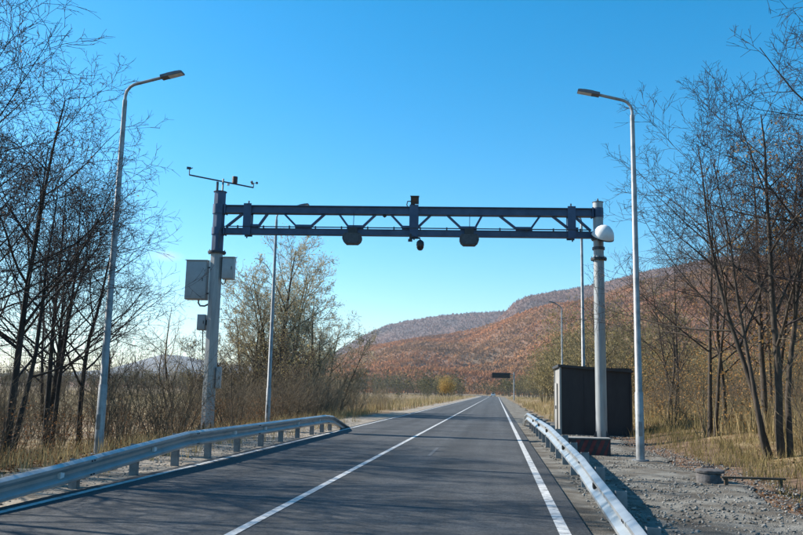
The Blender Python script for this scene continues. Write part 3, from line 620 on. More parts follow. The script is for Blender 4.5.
# ------------------------------------------------------------------ tree generator
def norm(v):
    l = sqrt(v[0] * v[0] + v[1] * v[1] + v[2] * v[2]) or 1e-9; return (v[0] / l, v[1] / l, v[2] / l)
class Tree:
    def __init__(s, seed, lev, minr=.004):
        s.r = random.Random(seed); s.lev = lev; s.minr = minr; s.br = []; s.tips = []
    def grow(s, p, d, L, r, k=0):
        q = s.lev[k]; n = q['seg']; pts = [p]; rad = [r]; rr = s.r; g = rr.gauss; w = q['wig']; dirs = [d]
        for i in range(n):
            d = norm((d[0] + g(0, w), d[1] + g(0, w), d[2] + g(0, w) + q['up'])); st = L / n
            p = (p[0] + d[0] * st, p[1] + d[1] * st, p[2] + d[2] * st); pts.append(p); dirs.append(d)
            rad.append(max(s.minr * .6, r * (1 - q.get('tap', .78) * (i + 1) / n)))
        s.br.append((k, pts, rad))
        if k + 1 >= len(s.lev): s.tips.append((p, d)); return
        c = q['n']; c = c if isinstance(c, int) else rr.randint(*c); az = rr.random() * 6.28
        t0 = q['t0']
        for j in range(c):
            t = t0 + (1 - t0) * (j + rr.random() * .9) / c; t = min(t, .98)
            x = t * n; i = int(x); fct = x - i
            a, b = pts[i], pts[i + 1]; bp = (a[0] + (b[0] - a[0]) * fct, a[1] + (b[1] - a[1]) * fct, a[2] + (b[2] - a[2]) * fct)
            dd = dirs[i + 1]; az += 2.4 + g(0, .5)
            ref = (0, 0, 1) if abs(dd[2]) < .9 else (1, 0, 0)
            ux = norm((dd[1] * ref[2] - dd[2] * ref[1], dd[2] * ref[0] - dd[0] * ref[2], dd[0] * ref[1] - dd[1] * ref[0]))
            vx = (dd[1] * ux[2] - dd[2] * ux[1], dd[2] * ux[0] - dd[0] * ux[2], dd[0] * ux[1] - dd[1] * ux[0])
            an = radians(q['ang'] + g(0, 9)); ca, sa = cos(an), sin(an); c1, s1 = cos(az), sin(az)
            nd = norm(tuple(dd[m] * ca + (ux[m] * c1 + vx[m] * s1) * sa for m in range(3)))
            cl = L * q['len'] * (1 - q.get('fall', .5) * (t - t0) / (1 - t0 + 1e-6)) * (.7 + .6 * rr.random())
            rb = rad[i] + (rad[i + 1] - rad[i]) * fct
            s.grow(bp, nd, cl, max(s.minr, rb * q.get('rr', .6)), k + 1)
    def mesh(s, levels, sides):
        """batch the branches of these levels into arrays"""
        groups = {}
        for k, pts, rad in s.br:
            if k in levels: groups.setdefault((len(pts), sides[k]), []).append((pts, rad))
        VV, FF, base = [], [], 0
        for (n, k), L in groups.items():
            P = np.array([l[0] for l in L]); Rr = np.array([l[1] for l in L]); m = len(L)
            T = np.empty_like(P); T[:, 1:-1] = P[:, 2:] - P[:, :-2]; T[:, 0] = P[:, 1] - P[:, 0]; T[:, -1] = P[:, -1] - P[:, -2]
            T /= np.linalg.norm(T, axis=2, keepdims=True) + 1e-9
            ref = np.where(np.abs(T[:, :1, 2:3]) < .9, np.array([0, 0, 1.0]), np.array([1.0, 0, 0])); ref = np.repeat(ref, n, 1)
            u = np.cross(T, ref); u /= np.linalg.norm(u, axis=2, keepdims=True) + 1e-9; v = np.cross(T, u)
            a = np.arange(k) * 2 * pi / k
            V = P[:, :, None] + Rr[:, :, None, None] * (np.cos(a)[None, None, :, None] * u[:, :, None] + np.sin(a)[None, None, :, None] * v[:, :, None])
            idx = base + np.arange(m * n * k).reshape(m, n, k); nx = np.roll(idx, -1, 2)
            FF.append(np.stack([idx[:, :-1], nx[:, :-1], nx[:, 1:], idx[:, 1:]], -1).reshape(-1, 4))
            VV.append(V.reshape(-1, 3)); base += m * n * k
        return np.concatenate(VV), np.concatenate(FF)
def leaf_cards(tips, per, spread, size, seed):
    rs = np.random.RandomState(seed); P = np.array([t[0] for t in tips]); P = np.repeat(P, per, 0) + rs.randn(len(P) * per, 3) * spread
    n = len(P); a = rs.randn(n, 3); a /= np.linalg.norm(a, axis=1, keepdims=True); b = np.cross(a, rs.randn(n, 3)); b /= np.linalg.norm(b, axis=1, keepdims=True)
    s = (size * (.6 + .8 * rs.rand(n)))[:, None]
    V = np.stack([P - a * s, P - b * s * .5, P + a * s, P + b * s * .5], 1).reshape(-1, 3)
    return V, np.arange(n * 4).reshape(n, 4)
def L(**k): return k
# level recipes
BIG = [L(seg=10, wig=.05, up=.03, n=(11, 13), t0=.28, ang=50, len=.42, fall=.45, rr=.55, tap=.85),
       L(seg=7, wig=.085, up=.03, n=(7, 8), t0=.2, ang=44, len=.50, fall=.45, rr=.60),
       L(seg=5, wig=.10, up=.012, n=(5, 6), t0=.16, ang=44, len=.54, fall=.4, rr=.62),
       L(seg=3, wig=.11, up=.01, n=(3, 5), t0=.2, ang=42, len=.55, fall=.35, rr=.65),
       L(seg=2, wig=.12, up=.01, n=0, t0=0, ang=0, len=0)]
FAN = [L(seg=10, wig=.045, up=.02, n=(9, 11), t0=.32, ang=46, len=.44, fall=.45, rr=.54, tap=.86),
       L(seg=7, wig=.075, up=.04, n=(6, 8), t0=.2, ang=42, len=.48, fall=.45, rr=.60),
       L(seg=5, wig=.09, up=.025, n=(5, 6), t0=.16, ang=42, len=.54, fall=.4, rr=.62),
       L(seg=3, wig=.10, up=.02, n=(3, 4), t0=.2, ang=40, len=.55, fall=.35, rr=.65),
       L(seg=2, wig=.12, up=.02, n=0, t0=0, ang=0, len=0)]
CEN = [L(seg=8, wig=.07, up=.05, n=(13, 15), t0=.14, ang=40, len=.42, fall=.55, rr=.5, tap=.86),
       L(seg=5, wig=.12, up=.07, n=(7, 8), t0=.12, ang=38, len=.46, fall=.4, rr=.55),
       L(seg=3, wig=.15, up=.05, n=(5, 6), t0=.1, ang=38, len=.52, fall=.4, rr=.6),
       L(seg=2, wig=.16, up=.04, n=(3, 4), t0=.1, ang=38, len=.6, fall=.4, rr=.7),
       L(seg=1, wig=.2, up=.05, n=0, t0=0, ang=0, len=0)]
MID = [L(seg=7, wig=.09, up=.05, n=(11, 13), t0=.18, ang=44, len=.46, fall=.55, rr=.5, tap=.85),
       L(seg=4, wig=.14, up=.06, n=(6, 8), t0=.15, ang=40, len=.48, fall=.4, rr=.55),
       L(seg=3, wig=.18, up=.05, n=(5, 6), t0=.12, ang=40, len=.5, fall=.4, rr=.6),
       L(seg=2, wig=.2, up=.04, n=0, t0=0, ang=0, len=0)]
SIDES = {0: 8, 1: 5, 2: 4, 3: 3, 4: 3}
VAR = {}
def variant(key, recipe, seed, stems, minr=.006, leaves=None):
    tr = Tree(seed, recipe, minr)
    for (dx, dy, lx, ly, Ln, r) in stems: tr.grow((dx, dy, -.25), norm((lx, ly, 1)), Ln, r)
    mx = len(recipe)
    a = tr.mesh({0, 1}, SIDES); b = tr.mesh(set(range(2, mx)), SIDES)
    d = {'trunk': a, 'crown': b, 'top': max(p[1][-1][2] for p in tr.br)}
    if leaves:
        frac, per, spread, size, m = leaves
        tips = [t for t in tr.tips if tr.r.random() < frac]; d['leaf'] = (leaf_cards(tips, per, spread, size, seed), m)
    VAR[key] = d
variant('big1', BIG, 11, [(0, 0, .10, 0, 9.4, .115)])
variant('big2', BIG, 23, [(0, 0, -.06, .08, 9.0, .105), (.35, .1, .18, .05, 7.4, .08)])
variant('big3', BIG, 37, [(0, 0, .14, -.05, 9.2, .10)], leaves=(.03, 1, .05, .04, 'leaf_orange'))
variant('fan1', FAN, 41, [(0, 0, -.03, 0, 9.2, .115), (-.2, .1, -.25, .05, 8.8, .085), (.2, 0, .06, .1, 8.6, .09), (-.35, 0, -.13, -.05, 8.2, .07)])
variant('fan2', FAN, 53, [(0, 0, .03, 0, 8.8, .10), (-.2, .1, -.10, .10, 8.4, .08)])
variant('fan3', FAN, 67, [(0, 0, .05, .05, 8.6, .10), (-.2, .1, -.08, .1, 8.2, .08), (.25, .1, .14, -.06, 7.4, .07)], leaves=(.30, 2, .12, .05, 'leaf_orange'))
variant('mid1', MID, 71, [(0, 0, .05, 0, 9.0, .14), (-.4, .2, -.2, .1, 7.5, .1), (.5, 0, .25, .1, 7.5, .1)], .008, (.5, 2, .16, .075, 'leaf_yellow'))
variant('mid2', MID, 83, [(0, 0, -.05, 0, 8.0, .12), (-.5, .2, -.35, .1, 6.5, .09), (.5, .1, .3, .1, 6.5, .09), (.1, .4, .1, .3, 6, .08)], .008, (.30, 2, .16, .07, 'leaf_olive'))
variant('cen1', CEN, 171, [(0, 0, .04, 0, 9.0, .15), (-.4, .2, -.16, .1, 8.0, .1), (.5, 0, .16, .1, 8.0, .1)], .010, (.6, 1, .14, .042, 'leaf_yellow'))
variant('cen2', CEN, 183, [(0, 0, -.05, 0, 7.6, .12), (-.6, .2, -.32, .1, 6.5, .09), (.6, .1, .34, .1, 6.5, .09)], .010, (.55, 1, .14, .042, 'leaf_yellow'))
variant('mid3', MID, 97, [(0, 0, .08, 0, 8.0, .11), (.3, .1, .25, .1, 6.0, .08)], .008)
MESHES = {}
def tree(label, key, x, y, h, rz, group, bark='bark_dark', twig='twig_dark', tilt=0.0, name='bare_tree', leafm=None):
    d = VAR[key]; sc = h / d['top']
    t = thing(name, label, 'tree', (x, y, float(gz(x, y))), group, radians(rz)); t.scale = (sc, sc, sc); t.rotation_euler.y = radians(tilt)
    for part, m in (('trunk', bark), ('crown', twig)):
        kk = (key, part, m)
        if kk not in MESHES:
            o = np_mesh(part, d[part][0], [d[part][1]], m, sm=True); MESHES[kk] = o.data; o.parent = t
        else: link(part, MESHES[kk], None, t)
    if 'leaf' in d:
        (V, Fq), m = d['leaf']; m = leafm or m; kk = (key, 'leaf', m)
        if kk not in MESHES:
            o = np_mesh('leaves', V, [Fq], m); MESHES[kk] = o.data; o.parent = t
        else: link('leaves', MESHES[kk], None, t)
    return t
GLT, GRT, GCT = 'bare trees left of the road', 'bare trees right of the road', 'half-bare trees behind the gantry'
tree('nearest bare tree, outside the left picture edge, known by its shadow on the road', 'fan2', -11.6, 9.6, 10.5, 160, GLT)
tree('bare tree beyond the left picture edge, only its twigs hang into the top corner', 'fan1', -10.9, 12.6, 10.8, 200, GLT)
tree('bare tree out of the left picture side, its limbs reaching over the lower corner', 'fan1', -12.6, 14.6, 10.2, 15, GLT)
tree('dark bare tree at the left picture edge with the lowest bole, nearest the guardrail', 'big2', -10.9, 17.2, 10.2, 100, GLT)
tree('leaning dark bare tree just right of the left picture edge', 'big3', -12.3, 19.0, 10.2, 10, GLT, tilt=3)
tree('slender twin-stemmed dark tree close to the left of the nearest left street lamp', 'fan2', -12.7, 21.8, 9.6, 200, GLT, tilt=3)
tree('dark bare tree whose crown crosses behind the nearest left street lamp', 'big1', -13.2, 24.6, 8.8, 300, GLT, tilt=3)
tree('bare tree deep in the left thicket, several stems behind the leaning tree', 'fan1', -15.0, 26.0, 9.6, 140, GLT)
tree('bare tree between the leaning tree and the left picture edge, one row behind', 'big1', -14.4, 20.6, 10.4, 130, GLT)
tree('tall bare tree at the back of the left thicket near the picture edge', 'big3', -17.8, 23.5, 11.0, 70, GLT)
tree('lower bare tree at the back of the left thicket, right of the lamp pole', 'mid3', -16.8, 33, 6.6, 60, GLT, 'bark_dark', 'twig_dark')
tree('tallest half-bare tree behind the gantry, rounded tan crown with sparse yellow-green leaves', 'cen1', -13.7, 50, 12.0, 0, GCT, 'bark_brown', 'twig_tan', name='autumn_tree')
tree('second tall tan tree close behind the tallest one, slightly left of it', 'cen1', -15.0, 53, 11.2, 75, GCT, 'bark_brown', 'twig_tan', name='autumn_tree')
tree('bushy half-bare tree behind the gantry, just right of the tallest tan one', 'cen2', -11.9, 53, 9.4, 90, GCT, 'bark_brown', 'twig_tan', name='autumn_tree', leafm='leaf_yellow')
tree('low spreading bush-like tree at the right end of the group behind the gantry', 'cen2', -12.0, 57, 8.0, 220, GCT, 'bark_brown', 'twig_tan', name='autumn_tree', leafm='leaf_olive')
tree('half-bare tree behind the far left street lamp pole, left of the tallest tan one', 'cen1', -15.9, 51, 9.3, 140, GCT, 'bark_brown', 'twig_tan', name='autumn_tree', leafm='leaf_olive')
tree('thin pale bare tree left of the left gantry leg, beyond the cabinets', 'mid3', -20.0, 49, 8.2, 200, GCT, 'bark_brown', 'twig_tan', name='autumn_tree')
tree('low bare tree just right of the left gantry leg, in front of the tan crowns', 'cen2', -16.6, 47, 6.4, 20, GCT, 'bark_brown', 'twig_brown', name='autumn_tree')
tree('second low bare tree at the foot of the tallest tan crown', 'cen2', -12.9, 46.5, 6.0, 300, GCT, 'bark_brown', 'twig_brown', name='autumn_tree')
tree('near bare tree on the right bank with several dark stems fanning up leftwards', 'fan1', 6.85, 20.7, 11.0, 0, GRT, 'bark_brown', 'twig_dark')
tree('twin-stemmed bare tree just right of the bright street lamp', 'fan2', 6.7, 26.8, 8.6, 160, GRT, 'bark_brown', 'twig_brown')
tree('bare tree on the right picture edge still holding orange-brown leaves', 'fan3', 8.8, 22.6, 9.4, 40, GRT, 'bark_brown', 'twig_brown')
tree('bare tree beyond the right picture edge, its twigs fill the upper right corner', 'big1', 9.1, 19.4, 12.8, 200, GRT, 'bark_brown', 'twig_dark')
tree('bare tree just behind the several-stemmed one on the right bank', 'fan2', 8.0, 25.5, 10.4, 200, GRT, 'bark_brown', 'twig_dark')
tree('slim bare tree between the twin-stemmed and the several-stemmed tree', 'big3', 8.2, 30.5, 9.0, 280, GRT, 'bark_brown', 'twig_brown')
tree('low bare tree behind the right side of the kiosk', 'mid3', 7.6, 37.5, 6.8, 10, GRT, 'bark_brown', 'twig_brown')
tree('bare tree deep in the right wood with a few orange leaves', 'fan3', 10.6, 34, 9.2, 220, GRT, 'bark_brown', 'twig_brown')
tree('bare tree deep in the right wood near the picture edge', 'fan1', 12.6, 29.5, 10.4, 90, GRT, 'bark_brown', 'twig_brown')
tree('bare tree furthest back in the right wood', 'big3', 13.5, 41, 10.2, 310, GRT, 'bark_brown', 'twig_brown')
tree('slim bare tree behind the right street lamp, between kiosk and twin-stemmed tree', 'fan2', 8.6, 40, 9.0, 30, GRT, 'bark_brown', 'twig_brown')
tree('bare tree at the right picture edge in the second row of the wood', 'fan1', 10.6, 25, 10.6, 230, GRT, 'bark_brown', 'twig_brown')
tree('thin bare tree behind the kiosk and the far right street lamps', 'mid3', 6.6, 47, 7.2, 100, GRT, 'bark_brown', 'twig_olive')

# ------------------------------------------------------------------ stuff: joined copies of small plants
def joined(name, label, cat, protos, pts, m, seed=0, parent=None):
    """protos: list of (V, F); pts: (x, y, z, scale, zscale)"""
    rs = np.random.RandomState(seed); VV, FF, base = [], {}, 0
    for i, (x, y, z, s, sz) in enumerate(pts):
        V, Fq = protos[rs.randint(len(protos))]; a = rs.rand() * 6.283; ca, sa = cos(a), sin(a)
        W = np.empty_like(V); W[:, 0] = (V[:, 0] * ca - V[:, 1] * sa) * s + x; W[:, 1] = (V[:, 0] * sa + V[:, 1] * ca) * s + y; W[:, 2] = V[:, 2] * sz + z
        VV.append(W); FF.setdefault(Fq.shape[1], []).append(Fq + base); base += len(V)
    o = np_mesh(name, np.concatenate(VV), [np.concatenate(f) for f in FF.values()], m, parent)
    tag(o, label, cat, None, 'stuff'); return o
def scatter(n, x0, x1, y0, y1, s0, s1, seed, keep=None, zs=1.0, relx=False):
    rs = np.random.RandomState(seed); r = []
    x = x0 + (x1 - x0) * rs.rand(n); y = y0 + (y1 - y0) * rs.rand(n); s = s0 + (s1 - s0) * rs.rand(n)
    if relx: x = x + road_x(y)
    if keep is not None: k = keep(x, y); x, y, s = x[k], y[k], s[k]
    z = gz(x, y)
    return [(a, b, c - .03, d, d * zs * (.8 + .4 * rs.rand())) for a, b, c, d in zip(x, y, z, s)]
SHRUB = [L(seg=5, wig=.10, up=.05, n=(6, 8), t0=.2, ang=34, len=.5, fall=.4, rr=.55), L(seg=3, wig=.16, up=.06, n=(3, 4), t0=.15, ang=36, len=.5, fall=.4, rr=.6), L(seg=2, wig=.2, up=.04, n=0, t0=0, ang=0, len=0)]
def shrub(seed, stems=8, h=2.2, r=.014, spread=.5, minr=.004):
    rr = random.Random(seed); t = Tree(seed, SHRUB, minr)
    for i in range(stems):
        a = rr.random() * 6.28; q = rr.random() * .35
        t.grow((cos(a) * q, sin(a) * q, 0), norm((cos(a) * spread * rr.random(), sin(a) * spread * rr.random(), 1)), h * (.6 + .5 * rr.random()), r)
    return t, t.mesh({0, 1, 2}, {0: 4, 1: 3, 2: 3})
shr = [shrub(i) for i in (1, 2, 3, 4)]
protos = [s[1] for s in shr]
def off_road(x, y): return (x < -8.6) | (x > 5.0)
pl = scatter(230, -24, -9.3, 7, 46, .7, 1.35, 1, keep=lambda x, y: (x > -13) | (y < 33))
joined('thicket', 'dense dark thicket of bare stems behind the left guardrail', 'thicket', protos, pl, 'thicket', 3)
pl = scatter(110, -18.5, -9.8, 42, 75, .8, 1.5, 2) + scatter(40, -16, -9.0, 60, 80, .5, .8, 12)
joined('thicket', 'brown bare bushes around the trees behind the gantry', 'thicket', protos, pl, 'thicket_tan', 4)
pl = scatter(150, 6.6, 24, 13, 52, .55, 1.2, 5)
joined('thicket', 'brown bare undergrowth between the trunks of the right wood', 'thicket', protos, pl, 'thicket', 6)
# blades of grass
def blades(name, label, P, h, w, lean, m, seed, cat='grass'):
    rs = np.random.RandomState(seed); n = len(P); a = rs.rand(n) * 6.283; H = (h[0] + (h[1] - h[0]) * rs.rand(n) ** 1.5)
    wv = np.stack([np.cos(a), np.sin(a), 0 * a], 1) * (w * (.6 + .8 * rs.rand(n)))[:, None] / 2
    b = rs.rand(n) * 6.283; le = np.stack([np.cos(b), np.sin(b), 0 * b], 1) * (lean * H * rs.rand(n))[:, None]; up_ = np.stack([0 * H, 0 * H, H], 1)
    V = np.stack([P - wv, P + wv, P + up_ * .55 + le * .35 + wv * .7, P + up_ * .55 + le * .35 - wv * .7, P + up_ * .97 + le], 1).reshape(-1, 3)
    i = np.arange(n)[:, None] * 5
    return tag(np_mesh(name, V, [i + np.array([[0, 1, 2, 3]]), i + np.array([[3, 2, 4]])], m), label, cat, None, 'stuff')
def gpts(n, x0, x1, y0, y1, seed, clump=0.0, bias=1.0):
    rs = np.random.RandomState(seed); k = n // (14 if clump else 1)
    x = x0 + (x1 - x0) * rs.rand(k); y = y0 + (y1 - y0) * rs.rand(k) ** bias
    if clump:
        x = np.repeat(x, 14) + rs.randn(k * 14) * clump; y = np.repeat(y, 14) + rs.randn(k * 14) * clump
    x = x + road_x(y)
    return np.stack([x, y, gz(x, y) - .03], 1)
blades('dry_grass', 'short dry grass and weeds on the right bank', np.concatenate([gpts(30000, 6.0, 15, 11, 46, 1, .13), gpts(5200, 4.9, 6.4, 9, 34, 2, .10)]), (.12, .5), .012, .7, 'green_grass', 1)
blades('tall_weeds', 'tall straw-coloured dry weeds among the right trees', gpts(24000, 7.0, 20, 17, 60, 3, .18), (.5, 1.5), .012, .35, 'dry_grass', 2)
blades('dry_grass', 'dry grass along the foot of the left thicket', np.concatenate([gpts(22000, -15, -8.5, 6, 60, 4, .12), gpts(3000, -8.8, -6.6, 8, 40, 5, .08)]), (.10, .65), .012, .6, 'dry_grass', 3)
blades('reed_bed', 'band of pale dry reeds beyond the left thicket', gpts(14000, -46, -15, 44, 62, 6, .25), (.7, 1.6), .03, .3, 'pale_reed', 4, 'reeds')
blades('field_grass', 'dry straw-coloured grass field left of the road', np.concatenate([gpts(24000, -70, -7.6, 58, 200, 7, .35, 1.4), gpts(9000, -120, -8, 150, 420, 8, .6)]), (.4, 1.25), .05, .5, 'dry_grass', 5)
blades('field_grass', 'dry grass strip right of the road beyond the kiosk', np.concatenate([gpts(9000, 3.3, 14, 44, 110, 9, .2), gpts(9000, 3.6, 24, 80, 300, 10, .4)]), (.2, .9), .03, .5, 'dry_grass', 6)
# tan and orange leaves still hanging in the right undergrowth
rs = np.random.RandomState(29); k = 900
cx_ = 6.9 + 13 * rs.rand(k) ** 1.1; cy_ = 23 + 33 * rs.rand(k); cz_ = gz(cx_, cy_) + .4 + 3.0 * rs.rand(k) ** 1.5
x = np.repeat(cx_, 28) + .35 * rs.randn(k * 28); y = np.repeat(cy_, 28) + .35 * rs.randn(k * 28); z = np.repeat(cz_, 28) + .35 * rs.randn(k * 28)
V, Fq = leaf_cards([((a, b, c), 0) for a, b, c in zip(x, y, z)], 1, .02, .04, 24)
tag(np_mesh('hanging_leaves', V, [Fq], 'leaf_orange'), 'orange-brown leaves hanging in the undergrowth behind the right trunks', 'leaves', None, 'stuff')
# dead brown foliage low in the left thicket
rs = np.random.RandomState(19); n = 22000
x = -9.4 - 7 * rs.rand(n) ** 1.2; y = 7 + 32 * rs.rand(n); z = gz(x, y) + 1.3 * rs.rand(n) ** 1.6
V, Fq = leaf_cards([((a, b, c), 0) for a, b, c in zip(x, y, z)], 1, .02, .026, 14)
tag(np_mesh('dead_foliage', V, [Fq], 'dead_leaf'), 'red-brown dead leaves hanging low in the left thicket', 'leaves', None, 'stuff')
# fallen leaves on the right bank
rs = np.random.RandomState(9); n = 24000
x = np.concatenate([3.7 + rs.gamma(2.0, .85, n // 2), -7.6 - rs.gamma(2.0, .9, n - n // 2)]); y = 8 + 34 * rs.rand(n); z = gz(x, y) + .012
V, Fq = leaf_cards([((a, b, c), 0) for a, b, c in zip(x, y, z)], 1, .012, .035, 4)
tag(np_mesh('fallen_leaves', V, [Fq], 'dead_leaf'), 'brown fallen leaves scattered on both verges', 'leaves', None, 'stuff')
# loose stones
def ico():
    p = (1 + 5 ** .5) / 2; V = np.array([(-1, p, 0), (1, p, 0), (-1, -p, 0), (1, -p, 0), (0, -1, p), (0, 1, p), (0, -1, -p), (0, 1, -p), (p, 0, -1), (p, 0, 1), (-p, 0, -1), (-p, 0, 1)], float)
    V /= np.linalg.norm(V[0])
    Fq = np.array([(0, 11, 5), (0, 5, 1), (0, 1, 7), (0, 7, 10), (0, 10, 11), (1, 5, 9), (5, 11, 4), (11, 10, 2), (10, 7, 6), (7, 1, 8), (3, 9, 4), (3, 4, 2), (3, 2, 6), (3, 6, 8), (3, 8, 9), (4, 9, 5), (2, 4, 11), (6, 2, 10), (8, 6, 7), (9, 8, 1)])
    return V, Fq
IV, IF = ico()
def rocks(P, s, m, name, label, cat, seed, squash=.6, jit=.25):
    rs = np.random.RandomState(seed); n = len(P)
    W = IV[None] * (1 + jit * rs.randn(n, 12, 1)) * s[:, None, None] * (1 + .25 * rs.randn(n, 1, 3)) * np.array([1, 1, squash])
    W = W + P[:, None]
    o = np_mesh(name, W.reshape(-1, 3), [(IF[None] + (np.arange(n) * 12)[:, None, None]).reshape(-1, 3)], m)
    return tag(o, label, cat, None, 'stuff')
n = 22000; x = np.concatenate([1.30 + 3.9 * rs.rand(n - 5000), -8.3 + 2.1 * rs.rand(5000)]); y = 5 + 32 * rs.rand(n) ** 1.5
rocks(np.stack([x, y, 0 * x - .028], 1), .008 + .022 * rs.rand(n) ** 3, 'stone', 'gravel_stones', 'loose grey gravel stones on both road shoulders', 'gravel', 2)

# ------------------------------------------------------------------ middle distance and far vegetation
LOW = [L(seg=5, wig=.10, up=.05, n=(7, 9), t0=.15, ang=42, len=.46, fall=.45, rr=.5), L(seg=3, wig=.16, up=.07, n=(5, 6), t0=.15, ang=40, len=.5, fall=.4, rr=.6), L(seg=2, wig=.2, up=.05, n=0, t0=0, ang=0, len=0)]
def low(seed, stems, h, r, minr):
    rr = random.Random(seed); t = Tree(seed, LOW, minr)
    for i in range(stems):
        a = rr.random() * 6.28; t.grow((cos(a) * .4 * (i > 0), sin(a) * .4 * (i > 0), -.1), norm((cos(a) * .3 * (i > 0), sin(a) * .3 * (i > 0), 1)), h * (1 if i == 0 else .8), r)
    return t, t.mesh({0, 1, 2}, {0: 4, 1: 3, 2: 3})
lows = [low(i + 200, 3, 6.0, .07, .014) for i in range(4)]
def leafy_stuff(name, label, cat, pts, seed, mt, ml, frac, size, per=1):
    protos = [l[1] for l in lows]
    o = joined(name, label, cat, protos, pts, mt, seed)
    if frac > 0:
        lp = []
        for i, l in enumerate(lows):
            rr = random.Random(i); lp.append(leaf_cards([t for t in l[0].tips if rr.random() < frac], per, .22, size, i))
        c = joined('foliage', None, None, lp, pts, ml, seed, o); c['kind'] = 'stuff'
    return o
leafy_stuff('willow_scrub', 'olive willow scrub on the right bank beyond the kiosk', 'scrub', scatter(60, 6.5, 30, 58, 150, 1.0, 1.35, 21) + scatter(34, 6.2, 13, 62, 115, 1.05, 1.4, 27), 31, 'twig_olive', 'leaf_tan', 1.0, .075, 7)
leafy_stuff('roadside_scrub', 'brown and grey scrub lining the right of the distant road', 'scrub', scatter(90, 9, 60, 130, 330, .9, 1.5, 22, relx=True), 32, 'far_wood', 'leaf_tan', .8, .12, 4)
leafy_stuff('roadside_scrub', 'grey-green trees closing off the far end of the road', 'scrub', scatter(120, -40, 60, 350, 520, 1.0, 1.9, 23, keep=lambda x, y: np.abs(x - road_x(y) + 2.4) > 9, relx=False), 33, 'far_wood', 'leaf_olive', .6, .26, 2)
leafy_stuff('far_treeline', 'dark far line of bare trees along the field foot of the hill', 'treeline', scatter(420, -420, -36, 420, 640, 1.3, 2.3, 24), 34, 'far_wood', 'leaf_olive', .35, .3, 1)
leafy_stuff('field_scrub', 'low bushes dotted over the left field', 'scrub', scatter(46, -110, -14, 110, 330, .35, .75, 25), 35, 'far_wood', 'leaf_olive', .5, .2, 2)
leafy_stuff('far_scrub', 'brown scrub behind the left thicket and reed band', 'scrub', scatter(90, -90, -24, 64, 150, .5, 1.0, 26), 36, 'thicket', 'leaf_olive', .3, .12, 1)
# the yellow willow by the far road
VAR['willow'] = VAR['mid2']
tree('rounded yellow willow standing alone left of the far road', 'mid2', -14.6, 235, 8.4, 30, None, 'bark_brown', 'twig_olive', name='willow_tree', leafm='leaf_yellow')
tr_ = bpy.data.objects['willow_tree']
tips = [((p[0] * 1.75, p[1] * 1.75, .6 + p[2] * .95), d) for p, d in lows[0][0].tips]; (V, Fq) = leaf_cards(tips, 34, .6, .15, 77)
lv = np_mesh('leaves', V, [Fq], 'leaf_gold', tr_)

# ------------------------------------------------------------------ hills
def pix_az(x): return YAW - math.atan((x - 401.5) / F_PX)         # azimuth left of road direction
def hill(name, az, hgt, d0, d1, nv, nu, m, seed, power=1.15, rough=1.0, bench=0.0):
    a0 = np.array(az)[::-1]; h0 = np.array(hgt)[::-1]
    A = np.linspace(a0[0], a0[-1], nu); Hc = np.interp(A, a0, h0)
    vv = np.linspace(0, 1.25, nv); Aa, Vv = np.meshgrid(A, vv); Hh = np.meshgrid(Hc, vv)[0]
    D = d0 + (d1 - d0) * Vv; X = -np.sin(Aa) * D; Y = np.cos(Aa) * D
    prof = np.clip(Vv, 0, 1) ** power; prof = np.where(Vv > 1, 1 - (Vv - 1) * .8, prof)
    prof = prof + bench * np.sin(Vv * 14 + Aa * 9) * .02
    Z = -3 + (Hh + 3) * prof + rough * (14 * wob(X, Y, 160, seed) + 6 * wob(X, Y, 60, seed + 3)) * np.clip(Vv * 3, 0, 1) * np.clip((1.08 - Vv) * 6, .25, 1)
    V = np.stack([X, Y, Z], -1).reshape(-1, 3); i = (np.arange(nv - 1)[:, None] * nu + np.arange(nu - 1)[None]).ravel()
    o = struct(np_mesh(name, V, [np.stack([i, i + 1, i + nu + 1, i + nu], 1)], m, sm=True))
    return o, V.reshape(nv, nu, 3)
def crest(tab, dist):
    az = [pix_az(x) for x, y in tab]
    hg = []
    for (x, y), a in zip(tab, az):
        hx = 392 + (x - 401.5) * .021
        hg.append(1.5 + (hx - y) / F_PX * dist * cos(math.atan((x - 401.5) / F_PX)) )
    return az, hg
near_tab = [(-700, 392), (0, 390), (240, 384), (320, 374), (345, 358), (365, 349), (400, 343), (440, 336), (480, 328), (520, 318), (555, 306), (590, 296), (640, 284), (700, 272), (800, 262), (1100, 262), (1500, 300), (2300, 340)]
az, hg = crest(near_tab, 1750)
h1, HV = hill('hill', az, hg, 760, 1750, 70, 460, 'hill_soil', 2, 1.1, 1.9)
far_tab = [(-500, 388), (250, 376), (330, 360), (355, 344), (372, 334), (388, 327), (410, 322), (440, 317), (480, 314), (512, 312), (560, 310), (900, 320)]
az, hg = crest(far_tab, 3900)
h2, HV2 = hill('ridge', az, hg, 2300, 3900, 30, 300, 'ridge_soil', 6, .9, 1.0)
back_tab = [(470, 345), (500, 320), (508, 312), (516, 304), (530, 298), (560, 292), (600, 285), (640, 274), (720, 258), (900, 250), (1500, 280)]
az, hg = crest(back_tab, 2900)
h3, HV3 = hill('plateau', az, hg, 1900, 2900, 26, 220, 'ridge_soil', 9, .9, .7)
mtab = [(-900, 378), (-300, 372), (60, 374), (110, 370), (140, 362), (165, 355), (190, 357), (225, 364), (300, 370), (360, 384)]
az, hg = crest(mtab, 7600)
h4, _ = hill('mountain', az, hg, 6400, 7600, 14, 120, 'mountain', 4, .9, 1.0)
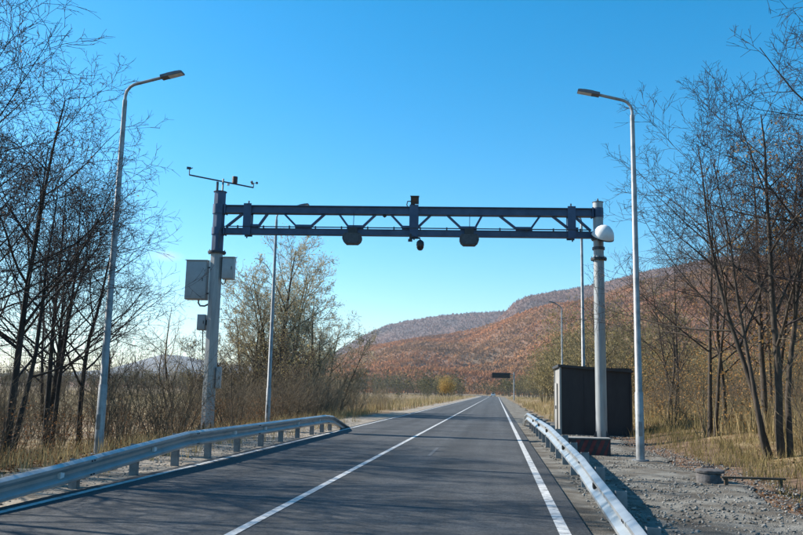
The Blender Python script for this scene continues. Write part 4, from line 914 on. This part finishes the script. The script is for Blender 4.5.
# forest cover of the hills, one clump per crown
def forest(name, label, HV, n, r0, r1, m, seed, vmax, umin, umax, squash=1.05):
    rs = np.random.RandomState(seed); nv, nu, _ = HV.shape
    v = (rs.rand(n) ** .85) * (nv - 1) * vmax; u = (umin + (umax - umin) * rs.rand(n)) * (nu - 2)
    vi = np.minimum(v.astype(int), nv - 2); ui = u.astype(int); fv = (v - vi)[:, None]; fu = (u - ui)[:, None]
    P = HV[vi, ui] * (1 - fv) * (1 - fu) + HV[vi + 1, ui] * fv * (1 - fu) + HV[vi, ui + 1] * (1 - fv) * fu + HV[vi + 1, ui + 1] * fv * fu
    gu = np.gradient(HV, axis=1); gv = np.gradient(HV, axis=0); NV = np.cross(gu, gv); NV /= np.linalg.norm(NV, axis=2, keepdims=True); NV *= np.sign(NV[:, :, 2:3])
    TN = NV[vi, ui]
    s = r0 + (r1 - r0) * rs.rand(n) ** 1.6; K = 9
    q = rs.randn(n, K, 3); q /= np.linalg.norm(q, axis=2, keepdims=True); q *= (rs.rand(n, K, 1) ** .4) * np.array([.8, .8, 1.1]); q[:, :, 2] += .8
    C = P[:, None] + q * s[:, None, None]; a = rs.rand(n, K) * 6.283; w = s[:, None] * (.20 + .25 * rs.rand(n, K)); hh = s[:, None] * (.5 + .7 * rs.rand(n, K))
    dx = np.stack([np.cos(a) * w, np.sin(a) * w, .4 * w * rs.randn(n, K)], -1); up_ = np.stack([rs.randn(n, K) * w * .8, rs.randn(n, K) * w * .8, hh], -1)
    V = np.stack([C - dx - up_ * .45, C + dx - up_ * .35, C + up_ * .55 + dx * .3 * rs.randn(n, K, 1)], 2).reshape(-1, 3)
    o = np_mesh(name, V, [np.arange(n * K * 3).reshape(-1, 3)], m)
    at = o.data.attributes.new('terrain_normal', 'FLOAT_VECTOR', 'POINT'); at.data.foreach_set('vector', np.repeat(TN, K * 3, 0).astype(np.float32).ravel())
    return tag(o, label, 'forest', None, 'stuff')
forest('hill_forest', 'russet autumn forest covering the near hillside', HV, 90000, 1.6, 3.1, 'hill_trees', 1, .84, .18, .70)
forest('ridge_forest', 'dark bare forest on the far blue ridge', HV2, 26000, 2.8, 5.5, 'ridge_trees', 2, .85, .18, .80)
forest('ridge_forest', 'dark forest on the plateau edge above the near hillside', HV3, 22000, 2.4, 4.5, 'ridge_trees', 3, .85, .30, 1.0)

# ------------------------------------------------------------------ air
hb = obj('haze', MB().box((0, 3800, 245), (15600, 9200, 520)), None, sm=False)
hm = bpy.data.materials.new('haze_air'); hm.use_nodes = True; t = hm.node_tree; t.nodes.clear()
ho = t.nodes.new('ShaderNodeOutputMaterial'); hv = t.nodes.new('ShaderNodeVolumePrincipled')
hv.inputs['Color'].default_value = (0.62, 0.80, 1.0, 1); hv.inputs['Density'].default_value = 0.00006; hv.inputs['Anisotropy'].default_value = 0.2
t.links.new(hv.outputs[0], ho.inputs['Volume']); hb.data.materials.append(hm); hb['kind'] = 'stuff'; hb['label'] = 'thin blue autumn haze over the valley'; hb['category'] = 'haze'
